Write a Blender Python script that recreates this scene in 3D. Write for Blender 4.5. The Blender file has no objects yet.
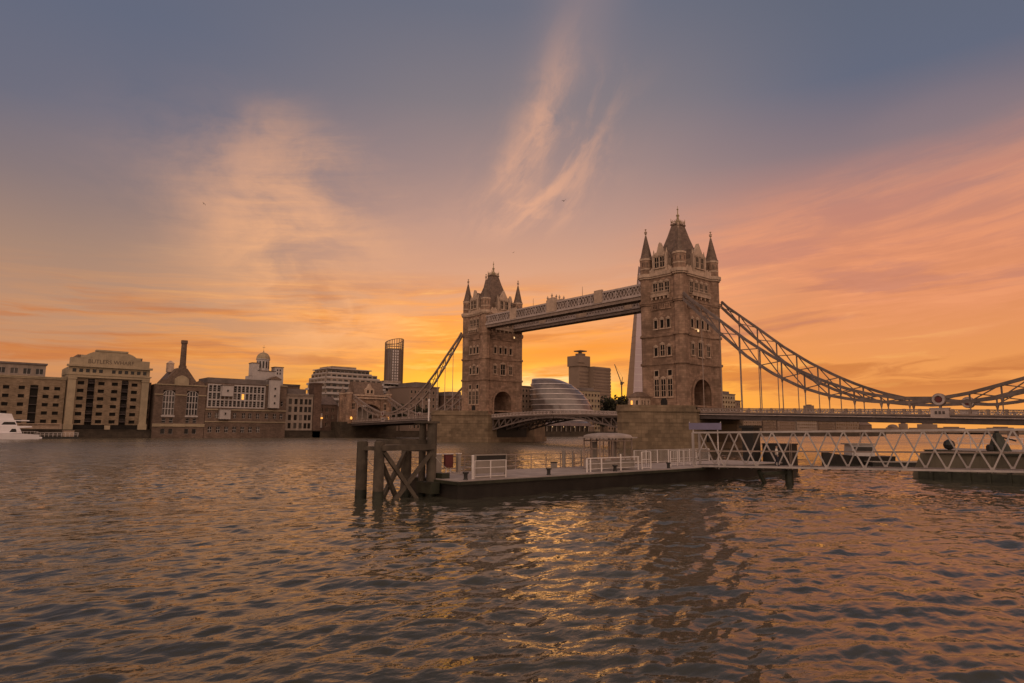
import bpy, math, random
from mathutils import Matrix, Vector
import numpy as np
R = math.radians
rnd = random.Random(7)
SC = bpy.context.scene
COL = SC.collection

# ------------------------------------------------------------------ camera
# world axes: +X runs south along the bridge from the centre of the north tower,
# +Y runs downstream, Z = 0 is the river
CAM = Vector((-102.03, 147.78, 4.527))
FWD = Vector((0.75941389, -0.65060783, 0.0))
RGT = Vector((-0.65060783, -0.75941389, 0.0))
PITCH, ROLL, FPX = 0.1342, -0.0072, 646.85
cam_d = bpy.data.cameras.new('camera')
cam = bpy.data.objects.new('camera', cam_d)
COL.objects.link(cam)
look = FWD * math.cos(PITCH) + Vector((0, 0, 1)) * math.sin(PITCH)
up = -FWD * math.sin(PITCH) + Vector((0, 0, 1)) * math.cos(PITCH)
rgt2 = RGT * math.cos(ROLL) + up * -math.sin(ROLL)
up2 = RGT * math.sin(ROLL) + up * math.cos(ROLL)
mw = Matrix.Identity(4)
for i in range(3):
    mw[i][0], mw[i][1], mw[i][2], mw[i][3] = rgt2[i], up2[i], -look[i], CAM[i]
cam.matrix_world = mw
cam_d.sensor_width = 36.0
cam_d.lens = 36.0 * FPX / 1024.0
cam_d.clip_start = 0.3
cam_d.clip_end = 9000
SC.camera = cam

# ------------------------------------------------------------------ node helpers
class Nd:
    """small wrapper so that socket maths can be written as expressions"""
    def __init__(s, nt, sock): s.nt, s.k = nt, sock
    def _op(s, o, op, swap=False):
        n = s.nt.nodes.new('ShaderNodeMath'); n.operation = op
        a, b = (o, s) if swap else (s, o)
        for i, v in enumerate((a, b)):
            if isinstance(v, Nd): s.nt.links.new(v.k, n.inputs[i])
            elif v is not None: n.inputs[i].default_value = v
        return Nd(s.nt, n.outputs[0])
    def __add__(s, o): return s._op(o, 'ADD')
    def __radd__(s, o): return s._op(o, 'ADD', True)
    def __sub__(s, o): return s._op(o, 'SUBTRACT')
    def __rsub__(s, o): return s._op(o, 'SUBTRACT', True)
    def __mul__(s, o): return s._op(o, 'MULTIPLY')
    def __rmul__(s, o): return s._op(o, 'MULTIPLY', True)
    def __truediv__(s, o): return s._op(o, 'DIVIDE')
    def mx(s, o): return s._op(o, 'MAXIMUM')
    def mn(s, o): return s._op(o, 'MINIMUM')
    def f(s, op): return s._op(None, op)
    def pw(s, o): return s._op(o, 'POWER')
    def sstep(s, a, b):
        n = s.nt.nodes.new('ShaderNodeMapRange'); n.interpolation_type = 'SMOOTHSTEP'
        s.nt.links.new(s.k, n.inputs[0])
        n.inputs[1].default_value, n.inputs[2].default_value = a, b
        n.inputs[3].default_value, n.inputs[4].default_value = 0, 1
        return Nd(s.nt, n.outputs[0])
def gauss(x, c, w):
    t = (x - c) / w
    return (t * t * -1.0).f('EXPONENT')
def srgb(r, g, b):
    def c(v):
        v /= 255.0
        return v / 12.92 if v <= 0.04045 else ((v + 0.055) / 1.055) ** 2.4
    return (c(r), c(g), c(b), 1.0)
def ramp(nt, fac, stops, lo, hi):
    n = nt.nodes.new('ShaderNodeValToRGB')
    cr = n.color_ramp
    while len(cr.elements) < len(stops): cr.elements.new(0.5)
    for e, (p, c) in zip(cr.elements, stops):
        e.position = (p - lo) / (hi - lo); e.color = srgb(*c)
    t = (fac - lo) / (hi - lo)
    nt.links.new(t.k, n.inputs[0])
    return n.outputs[0]
def mixc(nt, fac, a, b, mode='MIX'):
    n = nt.nodes.new('ShaderNodeMix'); n.data_type = 'RGBA'; n.blend_type = mode
    if isinstance(fac, Nd): nt.links.new(fac.k, n.inputs[0])
    else: n.inputs[0].default_value = fac
    for i, v in ((6, a), (7, b)):
        if isinstance(v, tuple): n.inputs[i].default_value = v
        else: nt.links.new(v, n.inputs[i])
    return n.outputs[2]
def noise(nt, vec, scale, detail=5, rough=0.55, dist=0.0):
    n = nt.nodes.new('ShaderNodeTexNoise')
    nt.links.new(vec, n.inputs['Vector'])
    n.inputs['Scale'].default_value = scale; n.inputs['Detail'].default_value = detail
    n.inputs['Roughness'].default_value = rough; n.inputs['Distortion'].default_value = dist
    return Nd(nt, n.outputs[0])
def comb(nt, x, y, z=0.0):
    n = nt.nodes.new('ShaderNodeCombineXYZ')
    for i, v in enumerate((x, y, z)):
        if isinstance(v, Nd): nt.links.new(v.k, n.inputs[i])
        else: n.inputs[i].default_value = v
    return n.outputs[0]

# ------------------------------------------------------------------ sky
SUN_EL, SUN_AZ = 3.0, 2.0     # degrees, azimuth east of north of FWD
world = bpy.data.worlds.new('World'); SC.world = world
world.use_nodes = True
nt = world.node_tree; nt.nodes.clear()
tc = nt.nodes.new('ShaderNodeTexCoord')
sep = nt.nodes.new('ShaderNodeSeparateXYZ'); nt.links.new(tc.outputs['Generated'], sep.inputs[0])
dx, dy, dz = (Nd(nt, sep.outputs[i]) for i in range(3))
sx = dx * RGT.x + dy * RGT.y           # towards the west-north side of the sunset
sy = dx * FWD.x + dy * FWD.y           # towards the sunset
az = sx._op(sy, 'ARCTAN2') * (180 / math.pi)
el = dz.mx(-1.0).mn(1.0).f('ARCSINE') * (180 / math.pi)
rampC = ramp(nt, el, [(0, (238, 158, 50)), (3, (246, 168, 58)), (5.5, (236, 148, 64)), (9, (222, 150, 98)), (13, (203, 150, 122)),
                      (18, (176, 138, 126)), (23, (148, 125, 124)), (28, (122, 114, 121)), (35, (100, 103, 119)), (90, (96, 94, 100))], 0, 90)
rampL = ramp(nt, el, [(0, (190, 130, 84)), (4, (194, 134, 92)), (8, (180, 134, 106)), (13, (158, 126, 110)), (18, (128, 112, 114)),
                      (23, (102, 102, 118)), (30, (92, 98, 118)), (90, (96, 94, 100))], 0, 90)
rampR = ramp(nt, el, [(0, (236, 158, 76)), (3, (232, 152, 80)), (6, (220, 142, 84)), (10, (212, 134, 92)), (14, (206, 132, 100)),
                      (17.5, (188, 126, 108)), (22, (124, 109, 117)), (27, (92, 98, 118)), (34, (88, 95, 113)), (90, (96, 94, 100))], 0, 90)
# coordinates on a cloud sheet overhead: bands flatten towards the horizon by themselves
den = dz.mx(0.0) + 0.10
px_, py_ = sx / den, sy / den
warp = noise(nt, comb(nt, px_, py_, 3.0), 0.55, 3, 0.5) - 0.5
warp2 = noise(nt, comb(nt, px_ * 2.0, py_ * 2.0, 9.0), 1.0, 4, 0.55) - 0.5
wx, wy = px_ + warp * 1.5, py_ + warp * 0.9
nB = noise(nt, comb(nt, wx * 0.5 + wy * 0.22, wy * 1.5 - wx * 0.35, 7.0), 1.1, 8, 0.62, 0.4)
nF = noise(nt, comb(nt, wx * 2.2 + wy * 1.5, wy * 0.5 - wx * 0.35, 12.0), 1.6, 8, 0.64, 0.5)   # fibrous cirrus
nS = noise(nt, comb(nt, wx * 0.6, wy * 0.6, 21.0), 0.7, 4, 0.5)
# long wind-drawn streaks that fan out gently towards the north-west
fanel = el * (1.0 - az * 0.0065)
s_low = noise(nt, comb(nt, az * 0.045 + warp * 1.4, fanel * 0.42 + az * 0.006 + warp * 1.1 + warp2 * 0.35, 31.0), 1.0, 8, 0.6, 0.2)
s_fine = noise(nt, comb(nt, az * 0.085 + warp * 1.2, fanel * 0.95 + az * 0.012 + warp * 1.5 + warp2 * 0.6, 44.0), 1.0, 8, 0.64, 0.25)
nA = s_low
base = mixc(nt, (az + warp * 14.0).sstep(-4.0, -34.0), rampC, rampL)
base = mixc(nt, (az + warp * 14.0).sstep(6.0, 30.0), base, rampR)
# clouds low down: dark mauve-brown bars, then lit gold edges
low = el.sstep(1.0, 4.0) * el.sstep(15.0, 8.0)
dark = s_low.sstep(0.48, 0.62) * low
base = mixc(nt, dark * 0.8, base, srgb(186, 108, 62))
orange = s_fine.sstep(0.42, 0.60) * el.sstep(2.0, 5.0) * el.sstep(14.0, 8.5) * gauss(az, -6.0, 22.0)
base = mixc(nt, orange * 0.8, base, srgb(246, 152, 52))
lit = s_fine.sstep(0.56, 0.70) * el.sstep(1.5, 5.0) * el.sstep(16.0, 9.0) * gauss(az, 4.0, 24.0)
base = mixc(nt, lit * 0.85, base, srgb(255, 200, 108))
# high cloud catching the light: a fan on the left, a cirrus plume in the middle, a broad sheet on the right
fan = gauss(az + el * 0.35 + warp * 6.0, -13.5, 7.5) * el.sstep(3.0, 10.0) * (el + warp2 * 7.0 + gauss(az, -18.0, 7.0) * -3.0).sstep(25.0, 14.0)
soft = noise(nt, comb(nt, az * 0.075 + el * 0.05 + warp * 1.3, el * 0.15 - az * 0.035 + warp2 * 0.9, 77.0), 1.0, 8, 0.6, 0.35)
fan = fan * (soft * 0.9 + s_fine * 0.35).sstep(0.40, 0.88)
base = mixc(nt, (fan * 1.15).mn(0.85), base, srgb(238, 172, 120))
ridge = gauss(az + el * 0.30 + warp * 4.0, -14.0, 10.0) * gauss(el + warp2 * 3.0, 19.5, 4.5)
base = mixc(nt, (ridge * soft.sstep(0.32, 0.68)) * 0.6, base, srgb(206, 156, 130))
# the plume: a long soft streak leaning to the right, spreading as it comes down
plx = az - (el - 20.0) * 0.62 + warp2 * 2.2 + (el - 20.0) * (el - 20.0) * 0.012
plume = gauss(plx, -0.8, 2.0) * el.sstep(17.0, 22.0) * el.sstep(37.0, 25.0)
plume = plume * noise(nt, comb(nt, plx * 0.22 + warp * 1.0, el * 0.13 + warp2 * 1.2, 88.0), 1.0, 8, 0.62, 0.3).sstep(0.34, 0.66)
wide = gauss(plx, 1.6, 4.6) * el.sstep(15.5, 19.0) * el.sstep(33.0, 21.0)
wide = wide * noise(nt, comb(nt, plx * 0.30 + warp * 1.2, el * 0.16 + warp2 * 1.2, 61.0), 1.0, 8, 0.6, 0.3).sstep(0.40, 0.68)
base = mixc(nt, (wide * 0.75).mn(0.7), base, srgb(222, 164, 132))
base = mixc(nt, (plume * 0.62).mn(0.55), base, srgb(232, 170, 134))
top = gauss(plx, 0.0, 4.0) * el.sstep(24.0, 32.0)
base = mixc(nt, top * 0.35, base, srgb(156, 132, 130))
sheet = (az - 4.0).sstep(2.0, 18.0) * (fanel + warp2 * 3.0).sstep(4.0, 8.0) * (fanel + warp2 * 3.0 + warp * 3.0).sstep(17.6, 13.2)
base = mixc(nt, sheet * (s_fine * 0.6 + soft * 0.4).sstep(0.40, 0.60) * 0.66, base, srgb(230, 148, 106))
base = mixc(nt, sheet * s_low.sstep(0.48, 0.62) * 0.62, base, srgb(186, 122, 106))
veil = nS.sstep(0.42, 0.7) * el.sstep(12.0, 22.0) * el.sstep(70.0, 34.0)
base = mixc(nt, veil * 0.25, base, srgb(156, 128, 128))
# afterglow round the sun
glow = gauss(az, SUN_AZ - 3.0, 13.0) * gauss(el, 2.2, 3.4)
base = mixc(nt, (glow * 0.92) * (1.0 - dark * 0.75), base, srgb(255, 204, 62))
core = gauss(az, SUN_AZ + 0.6, 5.4) * gauss(el + warp2 * 1.0 - az * 0.07, 3.8, 0.95)
bar = gauss(az, SUN_AZ + 3.0, 8.0) * gauss(el + warp2 * 1.4 - az * 0.09, 6.3, 0.9)
base = mixc(nt, bar * 0.62, base, srgb(206, 118, 48))
base = mixc(nt, (core * 0.95) * s_fine.sstep(0.28, 0.5), base, srgb(255, 236, 172))
# eastern half of the sky, behind the camera: unseen cloud, brightened as fill light
back = sy.sstep(0.25, -0.55)
east = mixc(nt, nA.sstep(0.35, 0.65), srgb(202, 172, 154), srgb(224, 192, 168))
base = mixc(nt, back, base, east)
gain = 1.0 + back * 0.75
sc_ = nt.nodes.new('ShaderNodeVectorMath'); sc_.operation = 'SCALE'
nt.links.new(base, sc_.inputs[0]); nt.links.new(gain.k, sc_.inputs['Scale'])
sky = nt.nodes.new('ShaderNodeTexSky'); sky.sky_type = 'NISHITA'; sky.sun_disc = False
sun_dir = Vector((FWD.x * math.cos(R(SUN_AZ)) + RGT.x * math.sin(R(SUN_AZ)), FWD.y * math.cos(R(SUN_AZ)) + RGT.y * math.sin(R(SUN_AZ)), 0))
sky.sun_elevation = R(SUN_EL)
sky.sun_rotation = math.atan2(sun_dir.x, sun_dir.y)
sky.air_density, sky.dust_density = 1.5, 2.0
bg1 = nt.nodes.new('ShaderNodeBackground'); nt.links.new(sky.outputs[0], bg1.inputs[0]); bg1.inputs[1].default_value = 0.01
bg2 = nt.nodes.new('ShaderNodeBackground'); nt.links.new(sc_.outputs[0], bg2.inputs[0]); bg2.inputs[1].default_value = 1.07
add = nt.nodes.new('ShaderNodeAddShader'); out = nt.nodes.new('ShaderNodeOutputWorld')
nt.links.new(bg1.outputs[0], add.inputs[0]); nt.links.new(bg2.outputs[0], add.inputs[1]); nt.links.new(add.outputs[0], out.inputs[0])

# ------------------------------------------------------------------ sun, veiled by cloud
sd = bpy.data.lights.new('sun', 'SUN'); sd.energy = 0.05; sd.angle = R(14.0); sd.color = (1.0, 0.5, 0.18)
sun = bpy.data.objects.new('sun', sd); COL.objects.link(sun)
sv = sun_dir * math.cos(R(SUN_EL)) + Vector((0, 0, math.sin(R(SUN_EL))))
sun.rotation_euler = sv.to_track_quat('Z', 'Y').to_euler()
SC.view_settings.view_transform = 'Standard'; SC.view_settings.look = 'None'
SC.view_settings.exposure = 0.0; SC.view_settings.gamma = 1.0; SC.view_settings.use_curve_mapping = False

# ------------------------------------------------------------------ materials
def mat(name, col, rough=0.7, var=0.25, scale=0.6, metal=0.0, spec=0.3, bump=0.0, course=None, streak=0.0, emit=None, alpha_glass=False):
    m = bpy.data.materials.new(name); m.use_nodes = True
    n = m.node_tree; b = n.nodes['Principled BSDF']
    b.inputs['Roughness'].default_value = rough; b.inputs['Metallic'].default_value = metal
    b.inputs['Specular IOR Level'].default_value = spec
    t = n.nodes.new('ShaderNodeTexCoord').outputs['Object']
    c = (*col, 1.0)
    n1 = noise(n, t, scale, 6, 0.6); n2 = noise(n, t, scale * 0.13, 3, 0.5)
    dk = tuple(v * (1 - var) for v in col) + (1.0,); lt = tuple(min(1, v * (1 + var)) for v in col) + (1.0,)
    k = mixc(n, (n1 * 0.6 + n2 * 0.4).sstep(0.36, 0.64), dk, lt)
    hgt = n1
    if course:                                    # masonry courses, wrapped round vertical faces
        s = n.nodes.new('ShaderNodeSeparateXYZ'); n.links.new(t, s.inputs[0])
        br = n.nodes.new('ShaderNodeTexBrick')
        n.links.new(comb(n, Nd(n, s.outputs[0]) + Nd(n, s.outputs[1]), Nd(n, s.outputs[2])), br.inputs['Vector'])
        br.inputs['Scale'].default_value = 1.0
        br.inputs['Brick Width'].default_value, br.inputs['Row Height'].default_value = course
        br.inputs['Mortar Size'].default_value = course[1] * 0.05
        br.inputs['Color1'].default_value = (1, 1, 1, 1); br.inputs['Color2'].default_value = (0.62, 0.60, 0.58, 1)
        br.inputs['Mortar'].default_value = (0.55, 0.53, 0.5, 1)
        k = mixc(n, 0.85, k, br.outputs['Color'], 'MULTIPLY')
        hgt = hgt * 0.5 + Nd(n, br.outputs['Fac']) * -0.6
    if streak:                                    # weather streaks running down
        mp = n.nodes.new('ShaderNodeMapping'); n.links.new(t, mp.inputs[0]); mp.inputs['Scale'].default_value = (1.6, 1.6, 0.12)
        st = noise(n, mp.outputs[0], 1.0, 5, 0.65).sstep(0.48, 0.72)
        k = mixc(n, st * streak, k, tuple(v * 0.45 for v in col) + (1.0,))
    n.links.new(k, b.inputs['Base Color'])
    if bump:
        bp = n.nodes.new('ShaderNodeBump'); bp.inputs['Strength'].default_value = 0.6; bp.inputs['Distance'].default_value = bump
        n.links.new(hgt.k, bp.inputs['Height']); n.links.new(bp.outputs[0], b.inputs['Normal'])
    if emit:
        b.inputs['Emission Color'].default_value = (*emit[:3], 1); b.inputs['Emission Strength'].default_value = emit[3]
    return m
M = {}
M['stone'] = mat('tower_stone', (0.31, 0.197, 0.138), 0.85, 0.34, 0.5, course=(1.3, 0.55), streak=0.55, bump=0.05)
M['trim'] = mat('portland_trim', (0.42, 0.30, 0.222), 0.8, 0.2, 0.8, streak=0.4)
M['granite'] = mat('pier_granite', (0.20, 0.142, 0.092), 0.85, 0.28, 0.35, course=(2.2, 0.9), streak=0.5, bump=0.06)
M['slate'] = mat('slate_roof', (0.17, 0.112, 0.082), 0.6, 0.25, 0.9, course=(0.5, 0.35))
M['lead'] = mat('gilded_lead', (0.3, 0.22, 0.13), 0.5, 0.2, 1.0)
M['glass'] = mat('dark_window_glass', (0.022, 0.017, 0.014), 0.2, 0.3, 0.4, spec=0.25)
M['glassb'] = mat('curtained_window_glass', (0.075, 0.06, 0.05), 0.3, 0.3, 0.4, spec=0.25)
M['glassc'] = mat('blinded_window_glass', (0.15, 0.12, 0.10), 0.4, 0.2, 0.4, spec=0.2)
M['barge'] = mat('dull_olive_hull_paint', (0.10, 0.082, 0.058), 0.7, 0.3, 0.4, streak=0.6)
M['recess'] = mat('dark_opening_fill', (0.016, 0.013, 0.011), 0.8, 0.3, 0.4, spec=0.1)  # near-black fill for loading bays, some windows and the colonnade
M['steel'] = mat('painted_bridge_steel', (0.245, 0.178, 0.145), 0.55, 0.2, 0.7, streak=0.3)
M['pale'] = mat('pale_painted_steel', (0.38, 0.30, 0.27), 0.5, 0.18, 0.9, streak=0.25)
M['chain'] = mat('backlit_chain_paint', (0.15, 0.112, 0.098), 0.55, 0.25, 0.7, streak=0.3)  # bridge paint darkened: backlight on the north chains put into the colour
M['girder'] = mat('dark_girder_steel', (0.075, 0.055, 0.05), 0.6, 0.25, 0.5, streak=0.3)
M['asphalt'] = mat('asphalt', (0.05, 0.048, 0.046), 0.9, 0.2, 1.0)
M['red'] = mat('red_paint', (0.10, 0.02, 0.02), 0.5, 0.2, 1.0)
M['stock'] = mat('stock_brick', (0.255, 0.183, 0.122), 0.9, 0.22, 0.3, course=(0.9, 0.3), streak=0.25)
M['redbrick'] = mat('red_brick', (0.165, 0.112, 0.085), 0.9, 0.25, 0.3, course=(0.9, 0.3), streak=0.3)
M['darkbrick'] = mat('sooty_brick', (0.13, 0.08, 0.06), 0.9, 0.25, 0.4, course=(0.9, 0.3), streak=0.3)
M['bandstone'] = mat('cream_stone', (0.31, 0.24, 0.16), 0.85, 0.15, 0.5, streak=0.25)
M['white'] = mat('white_weatherboard', (0.39, 0.34, 0.32), 0.6, 0.1, 0.8, streak=0.2)
M['roofgrey'] = mat('grey_roof', (0.14, 0.11, 0.1), 0.8, 0.25, 0.4)
M['concrete'] = mat('concrete', (0.25, 0.195, 0.16), 0.9, 0.2, 0.4, streak=0.35)
M['quay'] = mat('wet_shaded_stone', (0.065, 0.048, 0.034), 0.8, 0.35, 0.3, course=(1.8, 0.6), streak=0.5)
M['timber'] = mat('weathered_timber', (0.078, 0.06, 0.044), 0.85, 0.35, 1.5, streak=0.6, bump=0.02)
M['tar'] = mat('wet_tarred_timber', (0.026, 0.026, 0.016), 0.5, 0.4, 1.5)
M['hull'] = mat('black_hull_paint', (0.022, 0.018, 0.015), 0.45, 0.35, 0.6, streak=0.5)
M['deck'] = mat('grey_deck', (0.30, 0.245, 0.22), 0.8, 0.2, 1.2)
M['rail'] = mat('white_rail_paint', (0.58, 0.51, 0.48), 0.5, 0.12, 1.5, streak=0.2)
M['gang'] = mat('gangway_paint', (0.36, 0.308, 0.285), 0.5, 0.16, 1.0, streak=0.3)
M['board'] = mat('grey_board', (0.24, 0.20, 0.17), 0.8, 0.15, 1.0)
M['mauve'] = mat('mauve_board', (0.16, 0.14, 0.22), 0.5, 0.12, 1.0)
M['letter'] = mat('pale_lettering', (0.34, 0.30, 0.38), 0.6, 0.05, 1.0)
M['darkletter'] = mat('dark_lettering', (0.10, 0.07, 0.05), 0.7, 0.05, 1.0)
M['black'] = mat('black_iron', (0.02, 0.017, 0.015), 0.5, 0.2, 1.0)
M['yacht'] = mat('white_gelcoat', (0.66, 0.61, 0.62), 0.25, 0.05, 0.5, spec=0.5)
M['cityglass'] = mat('curved_glazing', (0.13, 0.10, 0.09), 0.18, 0.25, 0.25, spec=0.7, metal=0.15)
M['cityrib'] = mat('aluminium_band', (0.46, 0.39, 0.37), 0.4, 0.12, 0.4, metal=0.2)
M['shard'] = mat('pale_tower_glass', (0.36, 0.265, 0.275), 0.3, 0.1, 0.02, spec=0.6)
M['shardedge'] = mat('tower_glass_edge', (0.20, 0.13, 0.10), 0.35, 0.1, 0.02, spec=0.6)
M['far'] = mat('distant_concrete', (0.22, 0.155, 0.115), 0.9, 0.12, 0.05)  # distance haze carried by this colour and the next
M['fardark'] = mat('distant_dark_facade', (0.16, 0.11, 0.085), 0.7, 0.15, 0.05)
M['towerglass'] = mat('bronze_glass', (0.10, 0.07, 0.06), 0.2, 0.2, 0.2, spec=0.6)
M['leaf'] = mat('dark_foliage', (0.028, 0.027, 0.014), 0.8, 0.5, 0.8)
M['bark'] = mat('bark', (0.07, 0.05, 0.035), 0.9, 0.3, 2.0)
M['lamp'] = mat('lit_lamp', (0.9, 0.5, 0.2), 0.5, 0.0, 1.0, emit=(1.0, 0.42, 0.06, 1.2))
M['lampw'] = mat('lit_warm_lamp', (0.9, 0.7, 0.5), 0.5, 0.0, 1.0, emit=(1.0, 0.6, 0.25, 0.9))
M['skin'] = mat('skin', (0.42, 0.27, 0.19), 0.6, 0.05, 3.0)
M['shirt'] = mat('white_shirt', (0.62, 0.56, 0.50), 0.8, 0.06, 3.0)
M['trouser'] = mat('dark_trousers', (0.03, 0.03, 0.045), 0.85, 0.1, 3.0)
M['hair'] = mat('dark_hair', (0.03, 0.02, 0.015), 0.7, 0.1, 3.0)
M['gull'] = mat('grey_feathers', (0.12, 0.10, 0.10), 0.8, 0.2, 4.0)
M['ground'] = mat('paved_ground', (0.12, 0.095, 0.075), 0.9, 0.2, 0.1)

# ------------------------------------------------------------------ mesh helpers
class MB:
    def __init__(s): s.v, s.f, s.mi, s.cur = [], [], [], 0
    def m(s, i): s.cur = i; return s
    def face(s, *pts):
        b = len(s.v); s.v += [tuple(p) for p in pts]; s.f.append(tuple(range(b, b + len(pts)))); s.mi.append(s.cur)
    def raw(s, vs, fs):
        b = len(s.v); s.v += [tuple(p) for p in vs]
        for f in fs: s.f.append(tuple(b + i for i in f)); s.mi.append(s.cur)
    def bb(s, x0, x1, y0, y1, z0, z1):
        x0, x1 = sorted((x0, x1)); y0, y1 = sorted((y0, y1)); z0, z1 = sorted((z0, z1))
        vs = [(x, y, z) for z in (z0, z1) for y in (y0, y1) for x in (x0, x1)]
        s.raw(vs, [(0, 2, 3, 1), (4, 5, 7, 6), (0, 1, 5, 4), (2, 6, 7, 3), (0, 4, 6, 2), (1, 3, 7, 5)]); return s
    def bar(s, p0, p1, w, h=None, upv=(0, 0, 1)):
        p0, p1 = Vector(p0), Vector(p1); d = p1 - p0
        if d.length < 1e-6: return s
        d.normalize(); h = h or w; u = Vector(upv)
        if abs(d.dot(u)) > 0.98: u = Vector((1, 0, 0))
        a = d.cross(u).normalized(); c = a.cross(d).normalized()
        vs = [p + a * (i * w / 2) + c * (j * h / 2) for p in (p0, p1) for i, j in ((-1, -1), (1, -1), (1, 1), (-1, 1))]
        s.raw(vs, [(0, 3, 2, 1), (4, 5, 6, 7), (0, 1, 5, 4), (1, 2, 6, 5), (2, 3, 7, 6), (3, 0, 4, 7)]); return s
    def cyl(s, p0, p1, r0, r1=None, n=10, cap=True):
        p0, p1 = Vector(p0), Vector(p1); r1 = r0 if r1 is None else r1
        d = (p1 - p0).normalized(); u = Vector((0, 0, 1)) if abs(d.z) < 0.98 else Vector((1, 0, 0))
        a = d.cross(u).normalized(); c = a.cross(d).normalized()
        vs = [p + (a * math.cos(t) + c * math.sin(t)) * r for p, r in ((p0, r0), (p1, r1)) for t in [2 * math.pi * i / n for i in range(n)]]
        fs = [(i, (i + 1) % n, n + (i + 1) % n, n + i) for i in range(n)]
        if cap: fs += [tuple(reversed(range(n))), tuple(range(n, 2 * n))]
        s.raw(vs, fs); return s
    def lathe(s, c, prof, n=12, ph=0.0, sy=1.0):
        vs = [(c[0] + r * math.cos(ph + 2 * math.pi * i / n), c[1] + sy * r * math.sin(ph + 2 * math.pi * i / n), c[2] + z) for r, z in prof for i in range(n)]
        fs = [(k * n + i, k * n + (i + 1) % n, (k + 1) * n + (i + 1) % n, (k + 1) * n + i) for k in range(len(prof) - 1) for i in range(n)]
        fs += [tuple(reversed(range(n))), tuple(range((len(prof) - 1) * n, len(prof) * n))]
        s.raw(vs, fs); return s
    def prism(s, poly, z0, z1):
        n = len(poly); vs = [(x, y, z0) for x, y in poly] + [(x, y, z1) for x, y in poly]
        s.raw(vs, [tuple(reversed(range(n))), tuple(range(n, 2 * n))] + [(i, (i + 1) % n, n + (i + 1) % n, n + i) for i in range(n)]); return s
    def extx(s, prof, x0, x1):       # profile in (y, z) pushed along x
        n = len(prof); vs = [(x0, y, z) for y, z in prof] + [(x1, y, z) for y, z in prof]
        s.raw(vs, [tuple(reversed(range(n))), tuple(range(n, 2 * n))] + [(i, (i + 1) % n, n + (i + 1) % n, n + i) for i in range(n)]); return s
    def exty(s, prof, y0, y1):       # profile in (x, z) pushed along y
        n = len(prof); vs = [(x, y0, z) for x, z in prof] + [(x, y1, z) for x, z in prof]
        s.raw(vs, [tuple(range(n)), tuple(reversed(range(n, 2 * n)))] + [((i + 1) % n, i, n + i, n + (i + 1) % n) for i in range(n)]); return s
    def frustum(s, c, z0, z1, a0, b0, a1, b1):
        vs = [(c[0] + i * a, c[1] + j * b, z) for z, a, b in ((z0, a0, b0), (z1, a1, b1)) for i, j in ((-1, -1), (1, -1), (1, 1), (-1, 1))]
        s.raw(vs, [(0, 3, 2, 1), (4, 5, 6, 7), (0, 1, 5, 4), (1, 2, 6, 5), (2, 3, 7, 6), (3, 0, 4, 7)]); return s
    def wall(s, o, ax, w, z0, z1, holes, depth, nrm):
        """vertical wall from point o along ax for w metres, with rectangular holes (a0, a1, z0, z1) and reveals going in by depth"""
        o, ax, nrm = Vector(o), Vector(ax), Vector(nrm)
        us = sorted({0.0, w, *[h[0] for h in holes], *[h[1] for h in holes]}); zs = sorted({z0, z1, *[h[2] for h in holes], *[h[3] for h in holes]})
        P = lambda u, z, d=0.0: o + ax * u + Vector((0, 0, z - o.z)) - nrm * d
        for i in range(len(us) - 1):
            for j in range(len(zs) - 1):
                um, zm = (us[i] + us[i + 1]) / 2, (zs[j] + zs[j + 1]) / 2
                if any(h[0] < um < h[1] and h[2] < zm < h[3] for h in holes): continue
                s.face(P(us[i], zs[j]), P(us[i + 1], zs[j]), P(us[i + 1], zs[j + 1]), P(us[i], zs[j + 1]))
        for a, b, c, d in holes:
            for (u0, k0), (u1, k1) in (((a, c), (b, c)), ((b, c), (b, d)), ((b, d), (a, d)), ((a, d), (a, c))):
                s.face(P(u0, k0), P(u1, k1), P(u1, k1, depth), P(u0, k0, depth))
        return s
    def mesh(s, name, mats, smooth=False):
        me = bpy.data.meshes.new(name); me.from_pydata(s.v, [], s.f)
        for m_ in (mats if isinstance(mats, (list, tuple)) else [mats]): me.materials.append(m_)
        me.polygons.foreach_set('material_index', s.mi)
        if smooth: me.polygons.foreach_set('use_smooth', [True] * len(s.f))
        me.validate(); me.update(); return me

def obj(name, mb, mats, parent=None, smooth=False, label=None):
    me = mb.mesh(name, mats, smooth) if isinstance(mb, MB) else mb
    o = bpy.data.objects.new(name, me); COL.objects.link(o)
    if parent is not None:
        o.parent = parent
        if parent.parent is None and parent.type == 'EMPTY':
            o.matrix_parent_inverse = parent.matrix_basis.inverted()
    if label: o['label'] = label
    return o
def tag(o, label, cat, group=None, kind=None):
    if label: o['label'] = label
    if cat: o['category'] = cat
    if group: o['group'] = group
    if kind: o['kind'] = kind
    return o
def thing(name, label, cat, loc=(0, 0, 0), group=None):
    o = bpy.data.objects.new(name, None); COL.objects.link(o); o.location = loc; o.empty_display_size = 0.5
    o.matrix_basis = Matrix.Translation(loc)
    return tag(o, label, cat, group)
def sdup(o, parent, d):              # copy of a part (with its sub-parts) moved by d
    c = o.copy(); COL.objects.link(c); c.parent = parent; c.location = o.location + Vector(d)
    for ch in o.children: sdup(ch, c, (0, 0, 0))
    return c
def dup(root, loc, label=None, rotz=None):
    r = root.copy(); COL.objects.link(r); r.location = loc
    if rotz is not None: r.rotation_euler = (0, 0, rotz)
    if label: r['label'] = label
    for ch in root.children: sdup(ch, r, (0, 0, 0))
    return r
def struct(name, mb, m_, smooth=False):
    o = obj(name, mb, m_, None, smooth); o['kind'] = 'structure'; return o
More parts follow.
